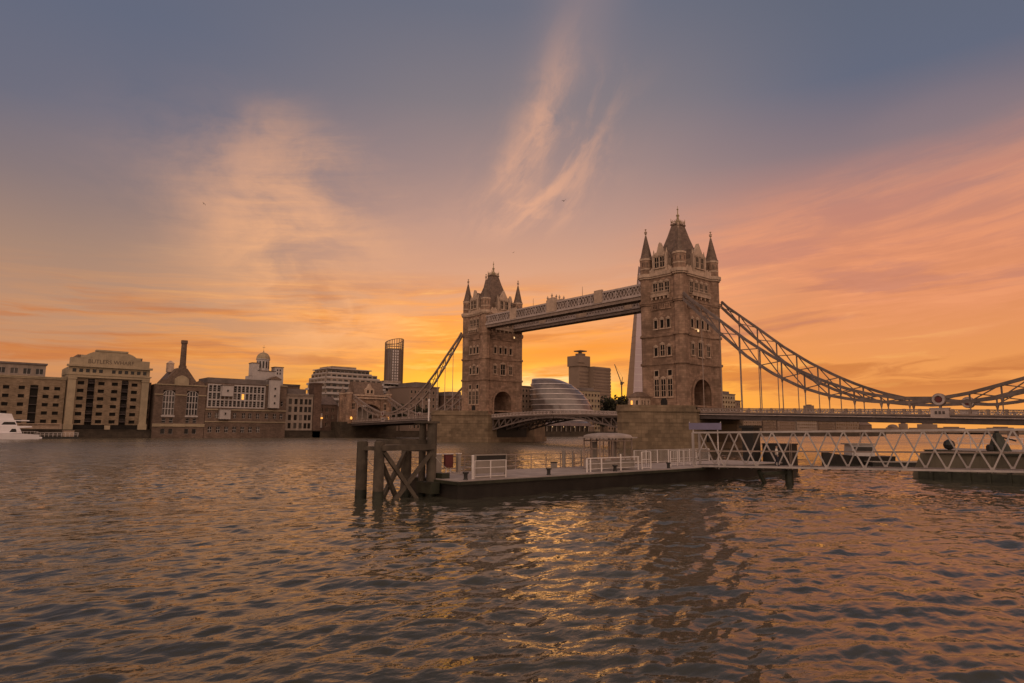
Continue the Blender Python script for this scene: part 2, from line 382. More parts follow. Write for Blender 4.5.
def textmesh(txt, size, depth=0.02):
    cu = bpy.data.curves.new('lettering', 'FONT'); cu.body = txt; cu.size = size; cu.extrude = depth; cu.align_x = 'CENTER'; cu.align_y = 'CENTER'
    t = bpy.data.objects.new('lettering_tmp', cu); COL.objects.link(t)
    dg = bpy.context.evaluated_depsgraph_get()
    me = bpy.data.meshes.new_from_object(t.evaluated_get(dg))
    bpy.data.objects.remove(t); bpy.data.curves.remove(cu)
    return me
def lettering(txt, size, origin, xdir, parent, m_, name='lettering', depth=0.02, stretch=1.0):
    me = textmesh(txt, size, depth)
    X = Vector(xdir).normalized(); Z = Vector((0, 0, 1)); N = X.cross(Z)
    mtx = Matrix(((X.x * stretch, 0, N.x, origin[0]), (X.y * stretch, 0, N.y, origin[1]), (0, 1, 0, origin[2]), (0, 0, 0, 1)))
    mtx[0][1], mtx[1][1], mtx[2][1] = 0, 0, 1
    mtx[2][0], mtx[2][2] = 0, 0
    me.transform(mtx); me.materials.clear(); me.materials.append(m_)
    return obj(name, me, None, parent)
# ------------------------------------------------------------------ river, banks
def water_height(x, y, cell):
    r = np.random.RandomState(11); z = np.zeros_like(x)
    main = math.atan2(-0.35, 0.94)
    for i in range(72):
        lam = 0.42 * (1.056 ** i)                       # 0.4 m to 20 m
        th = main + r.normal(0, 0.62); k = 2 * math.pi / lam
        amp = 0.0060 * lam ** 0.88 * (1.5 if lam < 1.1 else 1.0) * (1.0 if lam < 2.2 else (2.2 / lam) ** 1.5) * r.uniform(0.4, 1.3)
        fade = np.clip((lam / cell - 2.2) / 2.0, 0, 1)
        ph = k * (x * math.cos(th) + y * math.sin(th)) + r.uniform(0, 6.28)
        s_ = np.sin(ph)
        z += amp * fade * (s_ + 0.28 * np.cos(2 * ph))
    # gusts: patches of rougher and smoother water
    g = 0.85 + 0.35 * np.sin(x * 0.031 + 1.3 * np.sin(y * 0.021)) * np.sin(y * 0.043 + 0.7) 
    return z * g * 0.9
base_ang = math.atan2(FWD.y, FWD.x)
rings = [4.0]
while rings[-1] < 640: rings.append(rings[-1] + max(0.045, rings[-1] * (0.0080 if rings[-1] < 45 else 0.0044 if rings[-1] < 330 else 0.012)))
angs = np.linspace(base_ang - R(62), base_ang + R(62), 760)
rr = np.array(rings)[:, None]; xx = CAM.x + rr * np.cos(angs)[None]; yy = CAM.y + rr * np.sin(angs)[None]
cell = np.maximum(np.gradient(np.array(rings))[:, None], rr * (angs[1] - angs[0])) + 0 * xx
zz = water_height(xx, yy, cell)
nr, na = xx.shape
wm = bpy.data.meshes.new('river')
vs = np.stack([xx, yy, zz], -1).reshape(-1, 3)
idx = np.arange(nr * na).reshape(nr, na)
fq = np.stack([idx[:-1, :-1], idx[1:, :-1], idx[1:, 1:], idx[:-1, 1:]], -1).reshape(-1, 4)
# the rest of the river: flat sheets all round the detailed part
edge = []
far_v, far_f = [], []
wm.vertices.add(len(vs)); wm.vertices.foreach_set('co', vs.ravel())
wm.loops.add(fq.size); wm.loops.foreach_set('vertex_index', fq.ravel().astype(np.int32))
wm.polygons.add(len(fq)); wm.polygons.foreach_set('loop_start', np.arange(0, fq.size, 4, dtype=np.int32))
wm.polygons.foreach_set('use_smooth', [True] * len(fq))
wm.update(calc_edges=True)
def water_mat():
    m = bpy.data.materials.new('river_water'); m.use_nodes = True; n = m.node_tree; b = n.nodes['Principled BSDF']
    t = n.nodes.new('ShaderNodeTexCoord').outputs['Object']
    mud = noise(n, t, 0.05, 4, 0.6)
    n.links.new(mixc(n, mud.sstep(0.35, 0.65), (0.046, 0.043, 0.029, 1), (0.064, 0.060, 0.042, 1)), b.inputs['Base Color'])
    b.inputs['Roughness'].default_value = 0.03; b.inputs['IOR'].default_value = 1.40
    b.inputs['Specular IOR Level'].default_value = 0.5
    mp = n.nodes.new('ShaderNodeMapping'); n.links.new(t, mp.inputs[0]); mp.inputs['Rotation'].default_value = (0, 0, R(20)); mp.inputs['Scale'].default_value = (1.0, 0.6, 1)
    a = noise(n, mp.outputs[0], 0.55, 2, 0.5, 0.5); a2 = noise(n, mp.outputs[0], 1.5, 2, 0.5, 0.3); c = noise(n, mp.outputs[0], 5.0, 2, 0.5, 0.2)
    c2 = noise(n, mp.outputs[0], 13.0, 2, 0.5, 0.2)
    gust = noise(n, t, 0.035, 3, 0.55).sstep(0.36, 0.62)
    bp = n.nodes.new('ShaderNodeBump'); bp.inputs['Strength'].default_value = 1.0; bp.inputs['Distance'].default_value = 0.42
    # mid-river is roughened by the wind; the lee of the pontoon is oily smooth
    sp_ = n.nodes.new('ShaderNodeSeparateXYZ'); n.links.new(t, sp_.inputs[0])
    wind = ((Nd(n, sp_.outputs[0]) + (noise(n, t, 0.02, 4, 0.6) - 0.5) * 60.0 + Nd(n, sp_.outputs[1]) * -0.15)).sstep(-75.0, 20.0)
    hh = a * 0.30 + a2 * (wind * 0.30 + 0.20) + c * ((gust * 0.7 + 0.3) * 0.055 + wind * 0.04) + c2 * (gust * 0.8 + 0.2) * 0.013
    rg = wind * (gust * 0.12 + 0.14) + 0.03
    n.links.new(rg.k, b.inputs['Roughness'])
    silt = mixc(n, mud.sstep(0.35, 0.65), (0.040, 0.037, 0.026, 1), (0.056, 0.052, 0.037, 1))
    n.links.new(mixc(n, wind, silt, (0.135, 0.108, 0.076, 1)), b.inputs['Base Color'])  # brighter mid-river base stands in for reflected sky
    b.inputs['Specular Tint'].default_value = (0.82, 0.82, 0.62, 1.0)
    n.links.new(hh.k, bp.inputs['Height']); n.links.new(bp.outputs[0], b.inputs['Normal'])
    return m
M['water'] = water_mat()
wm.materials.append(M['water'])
river = bpy.data.objects.new('river', wm); COL.objects.link(river); river['kind'] = 'structure'
bed = MB(); bed.face((-5000, -5000, -0.5), (5000, -5000, -0.5), (5000, 5000, -0.5), (-5000, 5000, -0.5))
struct('river_outer_reach', bed, M['water'])
# far reach of the river beyond the detailed sheet and beside it, just below the wave troughs
bank = MB()
bank.prism([(178.6, 900), (178.6, -640), (420, -1000), (4800, -1000), (4800, 900)], -1.6, 3.0)
struct('south_bank', bank, M['ground'])
nb = MB(); nb.prism([(-400, 60), (-98, 60), (-98, -60), (-240, -700), (-700, -2400), (-4800, -2400), (-4800, 60)], -1.6, 3.2)
struct('north_bank', nb, M['ground'])
ub = MB(); ub.prism([(-600, -1750), (420, -1750), (420, -1000.5), (4800, -1000.5), (4800, -4800), (-600, -4800)], -1.6, 3.0)
struct('upstream_bank', ub, M['ground'])
qw = thing('quay_wall', 'long dark stone river wall with capping below the south bank buildings', 'quay wall', (178, 0, 0))
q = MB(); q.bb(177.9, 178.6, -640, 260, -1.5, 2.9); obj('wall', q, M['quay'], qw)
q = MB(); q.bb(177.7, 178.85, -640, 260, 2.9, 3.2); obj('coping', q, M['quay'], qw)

# ------------------------------------------------------------------ the bridge
SEP = 81.4
bridge = thing('suspension_bridge', 'stone twin-towered suspension bridge with high walkways and drawbridge leaves across the river', 'bridge')
TA, TB, TR = 5.3, 7.6, 1.75
FX, FY = 5.9, 8.3
def octo(c, r, n=8): return [(c[0] + r * math.cos(math.pi / 8 + i * math.pi / 4), c[1] + r * math.sin(math.pi / 8 + i * math.pi / 4)) for i in range(8)]
def ring_course(mb, z0, z1, out):
    """a moulding that runs round the faces and round each corner turret"""
    mb.bb(-FX - out, FX + out, -TB + 1.2, TB - 1.2, z0, z1); mb.bb(-TA + 1.2, TA - 1.2, -FY - out, -TB + 1.2 - 0.003, z0 + .002, z1 - .002)
    mb.bb(-TA + 1.2, TA - 1.2, TB - 1.2 + 0.003, FY + out, z0 + .002, z1 - .002)
    for sx_ in (-1, 1):
        for sy_ in (-1, 1): mb.prism(octo((sx_ * TA, sy_ * TB), TR + out + 0.12), z0 + 0.004, z1 - 0.004)
def stone_window(w, h, lights, transoms=0, hood=True):
    """mullioned window standing in the plane x = 0 facing -x, centred on y, sill at z = 0"""
    mb = MB(); mb.m(1).bb(-0.02, 0.05, -w / 2, w / 2, 0, h)
    mb.m(0)
    mb.bb(-0.16, 0.25, -w / 2 - 0.2, -w / 2, -0.2, h + 0.25); mb.bb(-0.16, 0.25, w / 2, w / 2 + 0.2, -0.2, h + 0.25)
    mb.bb(-0.183, 0.25, -w / 2, w / 2, h, h + 0.25); mb.bb(-0.3, 0.25, -w / 2 - 0.4, w / 2 + 0.4, -0.45, -0.2)
    if hood: mb.extx([(-w / 2 - 0.4, h + 0.25), (w / 2 + 0.4, h + 0.25), (w / 2 * 0.6, h + 0.62), (0, h + 0.85), (-w / 2 * 0.6, h + 0.62)], -0.28, 0.1)
    for i in range(1, lights):
        y = -w / 2 + w * i / lights; mb.bb(-0.1, 0.0, y - 0.07, y + 0.07, 0, h)
    for i in range(1, transoms + 1):
        z = h * i / (transoms + 1); mb.bb(-0.09, 0.0, -w / 2, w / 2, z - 0.07, z + 0.07)
    return mb.mesh('window', [M['trim'], M['recess']])
WM = {'s': stone_window(1.0, 2.1, 1), 'm': stone_window(1.3, 2.7, 2, 1), 't': stone_window(1.35, 4.4, 2, 2), 'q': stone_window(1.2, 1.3, 1, 0, False), 'l': stone_window(2.0, 3.6, 2, 1), 'd': stone_window(0.95, 1.5, 1, 0, False)}
FACES = [((-1, 0, 0), FX, math.pi * 0), ((1, 0, 0), FX, math.pi), ((0, 1, 0), FY, -math.pi / 2), ((0, -1, 0), FY, math.pi / 2)]
def put_window(par, key, nrm, dist, off, z, nm='window'):
    o = obj(nm, WM[key], None, par)
    n = Vector(nrm); t = Vector((-n.y, n.x, 0))
    o.location = n * dist + t * off + Vector((0, 0, z)); o.rotation_euler = (0, 0, math.atan2(n.y, n.x) + math.pi); return o
def build_tower():
    w = MB()
    # ground stage: two side blocks and an arched road passage
    for s_ in (-1, 1): w.bb(-FX, FX, s_ * 4.0, s_ * FY, 8.2, 19.0)
    arc = [(4.0 * math.cos(t), 14.0 + 3.5 * math.sin(t) * (1 + 0.06 * math.sin(t))) for t in [math.pi * i / 16 for i in range(17)]]
    w.extx([(-4.0, 19.0), (4.0, 19.0)] + arc, -FX - 0.003, FX + 0.003)
    # upper stages with window openings in all four faces
    xh = [(-3.6, -1.6, 23.2, 26.2), (-0.8, 0.8, 23.2, 26.2), (1.6, 3.6, 23.2, 26.2)]
    w.bb(-FX, FX, -FY, FY, 19.0, 46.0)
    t = obj('tower', w, M['stone'], bridge)
    for sx_ in (-1, 1):
        for sy_ in (-1, 1):
            c = (sx_ * TA, sy_ * TB)
            u = MB(); u.prism(octo(c, TR), 8.2, 50.2); u.prism(octo(c, TR + 0.12), 8.1, 11.2)
            u.m(1).prism(octo(c, TR + 0.12), 50.2, 50.75); u.prism(octo(c, TR + 0.05), 47.6, 47.9)
            u.m(2)
            for k in range(8):      # slit lights in the turret heads
                a = k * math.pi / 4; d = Vector((math.cos(a), math.sin(a), 0)); p = Vector((c[0], c[1], 0)) + d * (TR * 0.925)
                u.bar(p + Vector((0, 0, 48.4)), p + Vector((0, 0, 49.6)), 0.16, 0.05, upv=d)
            obj('turret', u, [M['stone'], M['trim'], M['glass']], t)
            s2 = MB(); s2.lathe((c[0], c[1], 50.75), [(TR + 0.16, 0), (TR - 0.15, 0.5), (0.95, 3.4), (0.22, 6.6)], 8, math.pi / 8)
            obj('turret_spire', s2, M['slate'], t)
            f_ = MB(); f_.lathe((c[0], c[1], 57.3), [(0.22, 0), (0.16, 0.5), (0.42, 0.75), (0.16, 1.0), (0.12, 1.7), (0.3, 1.9), (0.1, 2.1)], 8)
            f_.bb(c[0] - 0.07, c[0] + 0.07, c[1] - 0.45, c[1] + 0.45, 58.35, 58.55); f_.bb(c[0] - 0.45, c[0] + 0.45, c[1] - 0.07, c[1] + 0.07, 58.353, 58.553)
            obj('finial', f_, M['trim'], t)
    for z0, z1, o_, nm in ((21.4, 22.0, 0.25, 'string_course'), (28.9, 29.5, 0.25, 'string_course'), (38.0, 38.7, 0.35, 'string_course'), (45.3, 46.2, 0.55, 'cornice'), (10.4, 10.9, 0.2, 'string_course')):
        c_ = MB(); ring_course(c_, z0, z1, o_); ring_course(c_, z0 - 0.45, z0 - 0.002, o_ * 0.5) if nm == 'cornice' or z0 > 30 else None
        obj(nm, c_, M['stone'] if nm != 'cornice' else M['trim'], t)
    pp = MB()
    for s_ in (-1, 1):
        pp.bb(s_ * (FX + 0.3), s_ * (FX - 0.2), -TB + TR, TB - TR, 46.2, 47.2); pp.bb(-TA + TR, TA - TR, s_ * (FY + 0.3), s_ * (FY - 0.2), 46.2, 47.2)
        for i in range(9):
            y = -5.2 + i * 1.3; pp.bb(s_ * (FX + 0.32), s_ * (FX - 0.22), y - 0.35, y + 0.35, 47.2, 47.6)
        for i in range(5):
            x = -2.6 + i * 1.3; pp.bb(x - 0.35, x + 0.35, s_ * (FY + 0.32), s_ * (FY - 0.22), 47.2, 47.6)
    obj('parapet', pp, M['trim'], t)
    rf = MB()
    lv = [(46.4, 4.7, 6.9), (49.0, 4.05, 5.9), (53.0, 2.85, 4.2), (57.5, 1.7, 2.6), (60.6, 1.05, 1.65)]
    for (z0, a0, b0), (z1, a1, b1) in zip(lv, lv[1:]): rf.frustum((0, 0), z0, z1, a0, b0, a1, b1)
    rf.frustum((0, 0), 60.6, 61.0, 1.25, 1.85, 1.25, 1.85)
    obj('roof', rf, M['slate'], t)
    cr = MB()
    for i in range(5):
        for s_ in (-1, 1):
            cr.bar((-1.1 + i * 0.55, s_ * 1.7, 61), (-1.1 + i * 0.55, s_ * 1.7, 62.1 + (0.5 if i in (0, 4) else 0)), 0.1)
    for i in range(6):
        for s_ in (-1, 1): cr.bar((s_ * 1.1, -1.5 + i * 0.6, 61), (s_ * 1.1, -1.5 + i * 0.6, 62.1), 0.1)
    for s_ in (-1, 1): cr.bar((-1.1, s_ * 1.7, 61.6), (1.1, s_ * 1.7, 61.6), 0.12); cr.bar((s_ * 1.1, -1.7, 61.6), (s_ * 1.1, 1.7, 61.6), 0.12)
    cr.lathe((0, 0, 60.9), [(0.9, 0), (0.75, 1.0), (0.35, 1.7), (0.3, 2.4), (0.5, 2.7), (0.3, 3.0), (0.14, 3.3), (0.12, 4.3), (0.28, 4.5), (0.08, 4.8), (0.06, 5.5)], 8)
    obj('crown', cr, M['lead'], t)
    # gables over each face
    for n_, d_, _ in FACES:
        hw = 2.7 if n_[0] else 2.05
        g = MB()
        prof = [(-hw, 46.2), (hw, 46.2), (hw, 50.2), (hw - 0.5, 50.3), (hw - 0.55, 51.6), (hw - 1.1, 51.7), (0.35, 53.7), (0, 54.3), (-0.35, 53.7), (-hw + 1.1, 51.7), (-hw + 0.55, 51.6), (-hw + 0.5, 50.3), (-hw, 50.2)]
        g.extx(prof, -0.45, 0.45)
        for s_ in (-1, 1):
            g.bb(-0.6, 0.2, s_ * (hw - 0.25), s_ * (hw + 0.3), 46.2, 51.0); g.lathe((-0.2, s_ * (hw + 0.02), 51.0), [(0.36, 0), (0.24, 0.4), (0.05, 1.5)], 6)
        g.m(1).extx([(-hw + 0.2, 50.0), (hw - 0.2, 50.0), (0, 53.4)], 0.45, 3.0)
        g.m(0).bb(0.45, 2.2, -hw + 0.2, hw - 0.2, 46.2, 50.0)
        o = obj('gable', g, [M['trim'], M['slate']], t)
        nv = Vector(n_); o.location = nv * d_; o.rotation_euler = (0, 0, math.atan2(nv.y, nv.x) + math.pi)
        for s_ in ((-1, 1) if n_[0] else (-0.75, 0.75)): put_window(t, 'm', n_, d_ + 0.5, s_ * 1.15, 47.5)
        if n_[0]:
            for y in (-3.4, -1.15, 1.15, 3.4): put_window(t, 'm', n_, d_, y, 40.6)
            for y in (-3.6, -1.2, 1.2, 3.6): put_window(t, 's', n_, d_, y, 31.2)
            put_window(t, 'l', n_, d_, 0, 23.7)
            for y in (-3.6, 3.6): put_window(t, 'm', n_, d_, y, 24.0)
        else:
            for y in (-1.9, 0, 1.9): put_window(t, 'm', n_, d_, y, 40.6)
            for y in (-2.0, 0, 2.0): put_window(t, 's', n_, d_, y, 31.2)
            for y in (-2.1, 0, 2.1): put_window(t, 's' if y else 'm', n_, d_, y, 23.9)
            for y in (-2.1, 2.1): put_window(t, 'q', n_, d_, y, 18.6)
            for y in (-2.1, 0, 2.1): put_window(t, 't', n_, d_, y, 13.2)
        # balcony on corbels below the top storey, and a corbel table under the course
        b = MB(); hw2 = 4.3 if n_[0] else 2.8
        b.bb(-1.0, 0.0, -hw2, hw2, 39.5, 39.9); b.bb(-1.05, -0.8, -hw2, hw2, 39.9, 40.15)
        b.bb(-1.08, -0.78, -hw2, hw2, 40.7, 40.9)
        k = int(hw2 / 0.36)
        for i in range(-k, k + 1): b.bb(-1.0, -0.85, i * 0.36 - 0.09, i * 0.36 + 0.09, 40.15, 40.7)
        for i in range(-2, 3):
            y = i * hw2 / 2.2; b.extx([(y - 0.25, 39.5), (y - 0.15, 38.75), (y + 0.15, 38.75), (y + 0.25, 39.5)], -0.8, 0)
        o = obj('balcony', b, M['trim'], t); o.location = nv * d_; o.rotation_euler = (0, 0, math.atan2(nv.y, nv.x) + math.pi)
        b = MB(); hw3 = 5.6 if n_[0] else 3.3; k = int(hw3 / 0.55)
        for i in range(-k, k + 1): b.bb(-0.38, 0.0, i * 0.55 - 0.14, i * 0.55 + 0.14, 36.4, 37.5)
        b.bb(-0.34, 0.0, -hw3, hw3, 36.1, 36.38)
        o = obj('corbel_table', b, M['stone'], t); o.location = nv * d_; o.rotation_euler = (0, 0, math.atan2(nv.y, nv.x) + math.pi)
        if n_[0]:    # moulded ring of the road arch
            am = MB()
            pts = [(4.0 * math.cos(a), 14.0 + 3.5 * math.sin(a) * (1 + 0.06 * math.sin(a))) for a in [math.pi * i / 16 for i in range(17)]]
            po = [(4.75 * math.cos(a), 14.0 + 4.35 * math.sin(a) * (1 + 0.06 * math.sin(a))) for a in [math.pi * i / 16 for i in range(17)]]
            for i in range(16):
                am.raw([(x, *p) for x in (-0.35, 0.1) for p in (pts[i], po[i], po[i + 1], pts[i + 1])], [(0, 1, 2, 3), (7, 6, 5, 4), (0, 4, 5, 1), (2, 6, 7, 3), (1, 5, 6, 2), (3, 7, 4, 0)])
            for s_ in (-1, 1): am.bb(-0.35, 0.1, s_ * 4.0, s_ * 4.75, 8.3, 14.0)
            o = obj('arch_moulding', am, M['stone'], t); o.location = nv * d_; o.rotation_euler = (0, 0, math.atan2(nv.y, nv.x) + math.pi)
    b = MB(); b.extx([(-1.0, 10.9), (1.0, 10.9), (1.0, 12.0), (0.6, 12.6), (0, 12.9), (-0.6, 12.6), (-1.0, 12.0)], -0.12, 0.1)
    o = obj('doorway', b, M['black'], t); o.location = (0, FY, 0); o.rotation_euler = (0, 0, -math.pi / 2)
    l = MB(); l.lathe((-FX - 1.0, 2.3, 29.9), [(0.06, 0), (0.26, 0.2), (0.22, 0.5), (0.05, 0.7)], 8); l.bar((-FX - 1.0, 2.3, 30.6), (-FX, 2.3, 30.8), 0.1)
    obj('wall_lamp', l, M['lampw'], t)
    return t
tower_n = build_tower()
tower_s = sdup(tower_n, bridge, (SEP, 0, 0))
# the lamp of the south tower hangs under the walkway instead
for ch in tower_s.children:
    if ch.name.startswith('wall_lamp'): ch.location = (0.4, -7.2, 7.2)

HW = 11.0
def pier_poly(hw, l, e):
    """straight sides, then long raking cutwaters with a blunted point"""
    top = [(hw, l), (hw * 0.55, l + (e - l) * 0.52), (hw * 0.16, e - 0.5), (0.0, e)]
    top = top + [(-x, y) for x, y in reversed(top[:-1])]
    return top + [(-x, -y) for x, y in top]
pm = MB(); pm.prism(pier_poly(HW, 10.6, 25.4), -1.5, 8.9)
pm.prism(pier_poly(HW + 0.45, 10.7, 26.1), -1.5, 1.6)
pier_n = obj('pier', pm, M['granite'], bridge)
c_ = MB(); c_.prism(pier_poly(HW + 0.3, 10.65, 25.8), 8.9, 9.5); c_.prism(pier_poly(HW + 0.12, 10.62, 25.55), 6.2, 6.6)
obj('coping', c_, M['granite'], pier_n)
po, pi_ = pier_poly(HW + 0.05, 10.6, 25.45), pier_poly(HW - 0.5, 10.3, 24.6)
for sd2 in (1, -1):
    pw_ = MB()
    for i in range(len(po)):
        j = (i + 1) % len(po)
        mid = (po[i][1] + po[j][1]) / 2
        if (abs(mid) < 10.0 and abs(po[i][0]) > HW - 1) or mid * sd2 < 0: continue          # the road passes here
        pw_.raw([(*po[i], 9.5), (*po[j], 9.5), (*pi_[j], 9.5), (*pi_[i], 9.5), (*po[i], 10.5), (*po[j], 10.5), (*pi_[j], 10.5), (*pi_[i], 10.5)],
                [(0, 1, 5, 4), (2, 3, 7, 6), (4, 5, 6, 7), (1, 2, 6, 5), (3, 0, 4, 7)])
    obj('pier_parapet', pw_, M['granite'], pier_n)
fd = MB(); fd.bb(-HW - 0.62, -HW - 0.04, -6.5, 6.5, 1.7, 6.1)  # black slab stands in for the shade inside the open chamber
obj('bascule_chamber_shade', fd, M['black'], pier_n)
pier_s = sdup(pier_n, bridge, (SEP, 0, 0))
# small stone cabin at the downstream end of the north pier
cb = thing('control_cabin', 'small stone cabin with lit window on the nose of the nearer bridge pier', 'cabin', (2, 19, 9.5))
b = MB(); b.wall((3.4, 21.0, 9.5), (0, -1, 0), 7.5, 9.5, 13.0, [(1.0, 1.9, 10.6, 12.2), (3.0, 3.9, 10.6, 12.2), (5.2, 6.1, 10.6, 12.2)], 0.3, (1, 0, 0))
b.wall((-1.2, 13.5, 9.5), (0, 1, 0), 7.5, 9.5, 13.0, [(1.0, 1.9, 10.6, 12.2), (3.4, 4.3, 10.6, 12.2), (5.4, 6.3, 10.6, 12.2)], 0.3, (-1, 0, 0))
b.wall((3.4, 21.0, 9.5), (-1, 0, 0), 4.6, 9.5, 13.0, [(0.7, 1.6, 10.5, 12.2), (2.9, 3.8, 10.5, 12.2)], 0.3, (0, 1, 0))
b.bb(-1.2, 3.4, 13.4, 13.5, 9.5, 13.0); b.face((-1.2, 13.5, 13), (3.4, 13.5, 13), (3.4, 21, 13), (-1.2, 21, 13))
wl_ = obj('wall', b, M['trim'], cb)
b = MB(); b.frustum((1.1, 17.25), 13.0, 13.35, 2.7, 4.1, 2.7, 4.1); b.frustum((1.1, 17.25), 13.35, 14.6, 2.4, 3.7, 0.6, 2.0); obj('roof', b, M['slate'], cb)
for k, (x, y, ww) in enumerate([(-0.9, 14.95, 0), (-0.9, 17.35, 0), (-0.9, 19.35, 0), (3.1, 19.55, 0), (3.1, 17.55, 0), (3.1, 15.35, 0)]):
    b = MB(); b.bb(x - 0.02, x + 0.02, y - 0.45, y + 0.45, 10.6, 12.2); obj('window', b, M['glass'], cb)
for k, x in enumerate((2.25, 0.05)):
    b = MB(); b.bb(x - 0.45, x + 0.45, 20.68, 20.72, 10.5, 12.2); obj('window', b, M['lamp'] if k == 0 else M['glass'], cb, label='lit orange window' if k == 0 else None)

cb.location = (6.0, 12.7, 9.5); cb.scale = (0.8, 0.58, 0.95)

# high walkways
def walkway(y0, y1):
    yc = (y0 + y1) / 2
    w = MB(); x0, x1 = FX, SEP - FX
    w.bb(x0, x1, y0, y1, 40.3, 40.9); w.bb(x0, x1, y0 + 0.3, y1 - 0.3, 43.5, 43.9)
    for i in range(28):
        x = x0 + 1 + i * (x1 - x0 - 2) / 27; w.bb(x - 0.12, x + 0.12, y0 + 0.1, y1 - 0.1, 39.95, 40.3)
    for y in (y0 + 0.15, y1 - 0.15): w.bb(x0, x1, y - 0.18, y + 0.18, 39.7, 40.298)
    o = obj('walkway', w, M['steel'], bridge)
    for y, s_ in ((y1, 1), (y0, -1)):
        p = MB()
        p.bb(x0, x1, y - 0.28, y + 0.28, 40.9, 41.35); p.bb(x0, x1, y - 0.2, y + 0.2, 43.55, 44.1); p.bb(x0, x1, y - 0.34, y + 0.34, 40.62, 40.9)
        n = 58
        for i in range(n):
            xa = x0 + (x1 - x0) * i / n; xb = x0 + (x1 - x0) * (i + 1) / n
            p.bar((xa, y, 41.3), (xb, y, 43.6), 0.16, 0.2); p.bar((xa, y + 0.02 * s_, 43.6), (xb, y + 0.02 * s_, 41.3), 0.16, 0.2)
            if i % 4 == 0: p.bar((xa, y, 41.3), (xa, y, 43.6), 0.28)
        obj('lattice_side', p, M['pale'], o)
        bk = MB(); bk.bb(x0, x1, y - 0.42 * s_, y - 0.34 * s_, 40.9, 43.5); obj('inner_screen', bk, M['steel'], o)
        # stone panels and a crest rising over the parapet
        for xc, hw_, top in ((22.0, 1.5, 44.7), (60.0, 1.5, 44.7), (41.5, 2.2, 44.8)):
            c = MB(); c.bb(xc - hw_, xc + hw_, y - 0.3 * s_, y + 0.42 * s_, 40.93, top)
            if hw_ > 2:
                c.bb(xc - 1.3, xc + 1.3, y - 0.25 * s_, y + 0.36 * s_, top, top + 0.6)
                for q_ in (-1.95, 0, 1.95): c.lathe((xc + q_, y, top + (0.6 if q_ == 0 else 0)), [(0.3, 0), (0.2, 0.5), (0.36, 0.75), (0.2, 1.05), (0.05, 1.5)], 8)
            obj('crest_panel', c, M['trim'], o)
    f_ = MB(); f_.cyl((30, yc, 43.9), (30, yc, 47.4), 0.09, 0.05, 6); f_.cyl((52, yc, 43.9), (52, yc, 47.0), 0.09, 0.05, 6); obj('flagpole', f_, M['steel'], o)
    return o
walkway(5.1, 8.4); walkway(-8.4, -5.1)

# road decks of the two side spans
def deck_z(d): return 8.8 - 0.024 * max(0, d - 10)          # d = distance from the tower centre
def side_span(sg, off):
    X = lambda d: off + sg * d
    d0, d1 = HW - 0.3, 91.0
    ds = [d0 + (d1 - d0) * i / 30 for i in range(31)]
    s = MB()
    for a, b in zip(ds, ds[1:]):
        za, zb = deck_z(a), deck_z(b)
        for y0, y1, t0, t1 in ((-9.2, 9.2, -0.45, 0.0), (8.6, 9.0, -1.3, -0.45), (-9.0, -8.6, -1.3, -0.45), (8.3, 9.3, -1.45, -1.3), (-9.3, -8.3, -1.45, -1.3), (2.6, 3.0, -1.25, -0.45), (-3.0, -2.6, -1.25, -0.45)):
            s.raw([(X(a), y0, za + t0), (X(b), y0, zb + t0), (X(b), y1, zb + t0), (X(a), y1, za + t0), (X(a), y0, za + t1), (X(b), y0, zb + t1), (X(b), y1, zb + t1), (X(a), y1, za + t1)],
                  [(0, 3, 2, 1), (4, 5, 6, 7), (0, 1, 5, 4), (2, 3, 7, 6)])
        s.bb(X(a) - 0.15, X(a) + 0.15, -8.6, 8.6, za - 1.2, za - 0.46)
    o = obj('road_deck', s, M['girder'], bridge)
    rd = MB()
    for a, b in zip(ds, ds[1:]): rd.face((X(a), -6, deck_z(a) + 0.02), (X(b), -6, deck_z(b) + 0.02), (X(b), 6, deck_z(b) + 0.02), (X(a), 6, deck_z(a) + 0.02))
    obj('carriageway', rd, M['asphalt'], o)
    for y in (9.05, -9.05):
        p = MB(); n = 30; st = 0.21
        for i in range(n):
            a, b = ds[i], ds[i + 1]; za, zb = deck_z(a), deck_z(b)
            p.bar((X(a), y, za + 0.12), (X(b), y, zb + 0.12), 0.3, 0.3); p.bar((X(a), y, za + 1.05), (X(b), y, zb + 1.05), 0.3, 0.2)
            p.bb(X(a) - st, X(a) + st, y - 0.2, y + 0.2, za, za + 1.2)
            p.m(1)
            for k in range(3):      # open tracery between the posts
                q0 = a + st + (b - a - 2 * st) * k / 3; q1 = a + st + (b - a - 2 * st) * (k + 1) / 3
                p.bar((X(q0), y, za + 0.27), (X(q1), y, za + 0.95), 0.1, 0.1); p.bar((X(q0), y, za + 0.95), (X(q1), y, za + 0.27), 0.1, 0.1)
                p.bar((X((q0 + q1) / 2), y, za + 0.27), (X((q0 + q1) / 2), y, za + 0.95), 0.12, 0.08)
            p.m(0)
        obj('parapet', p, [M['steel'], M['pale']], o)
        e = MB()
        for i in range(n): e.bar((X(ds[i]), y * 1.035, deck_z(ds[i]) - 0.42), (X(ds[i + 1]), y * 1.035, deck_z(ds[i + 1]) - 0.42), 0.12, 0.16)
        obj('edge_flange', e, M['pale'], o)
    return o
side_span(-1, 0.0); side_span(1, SEP)
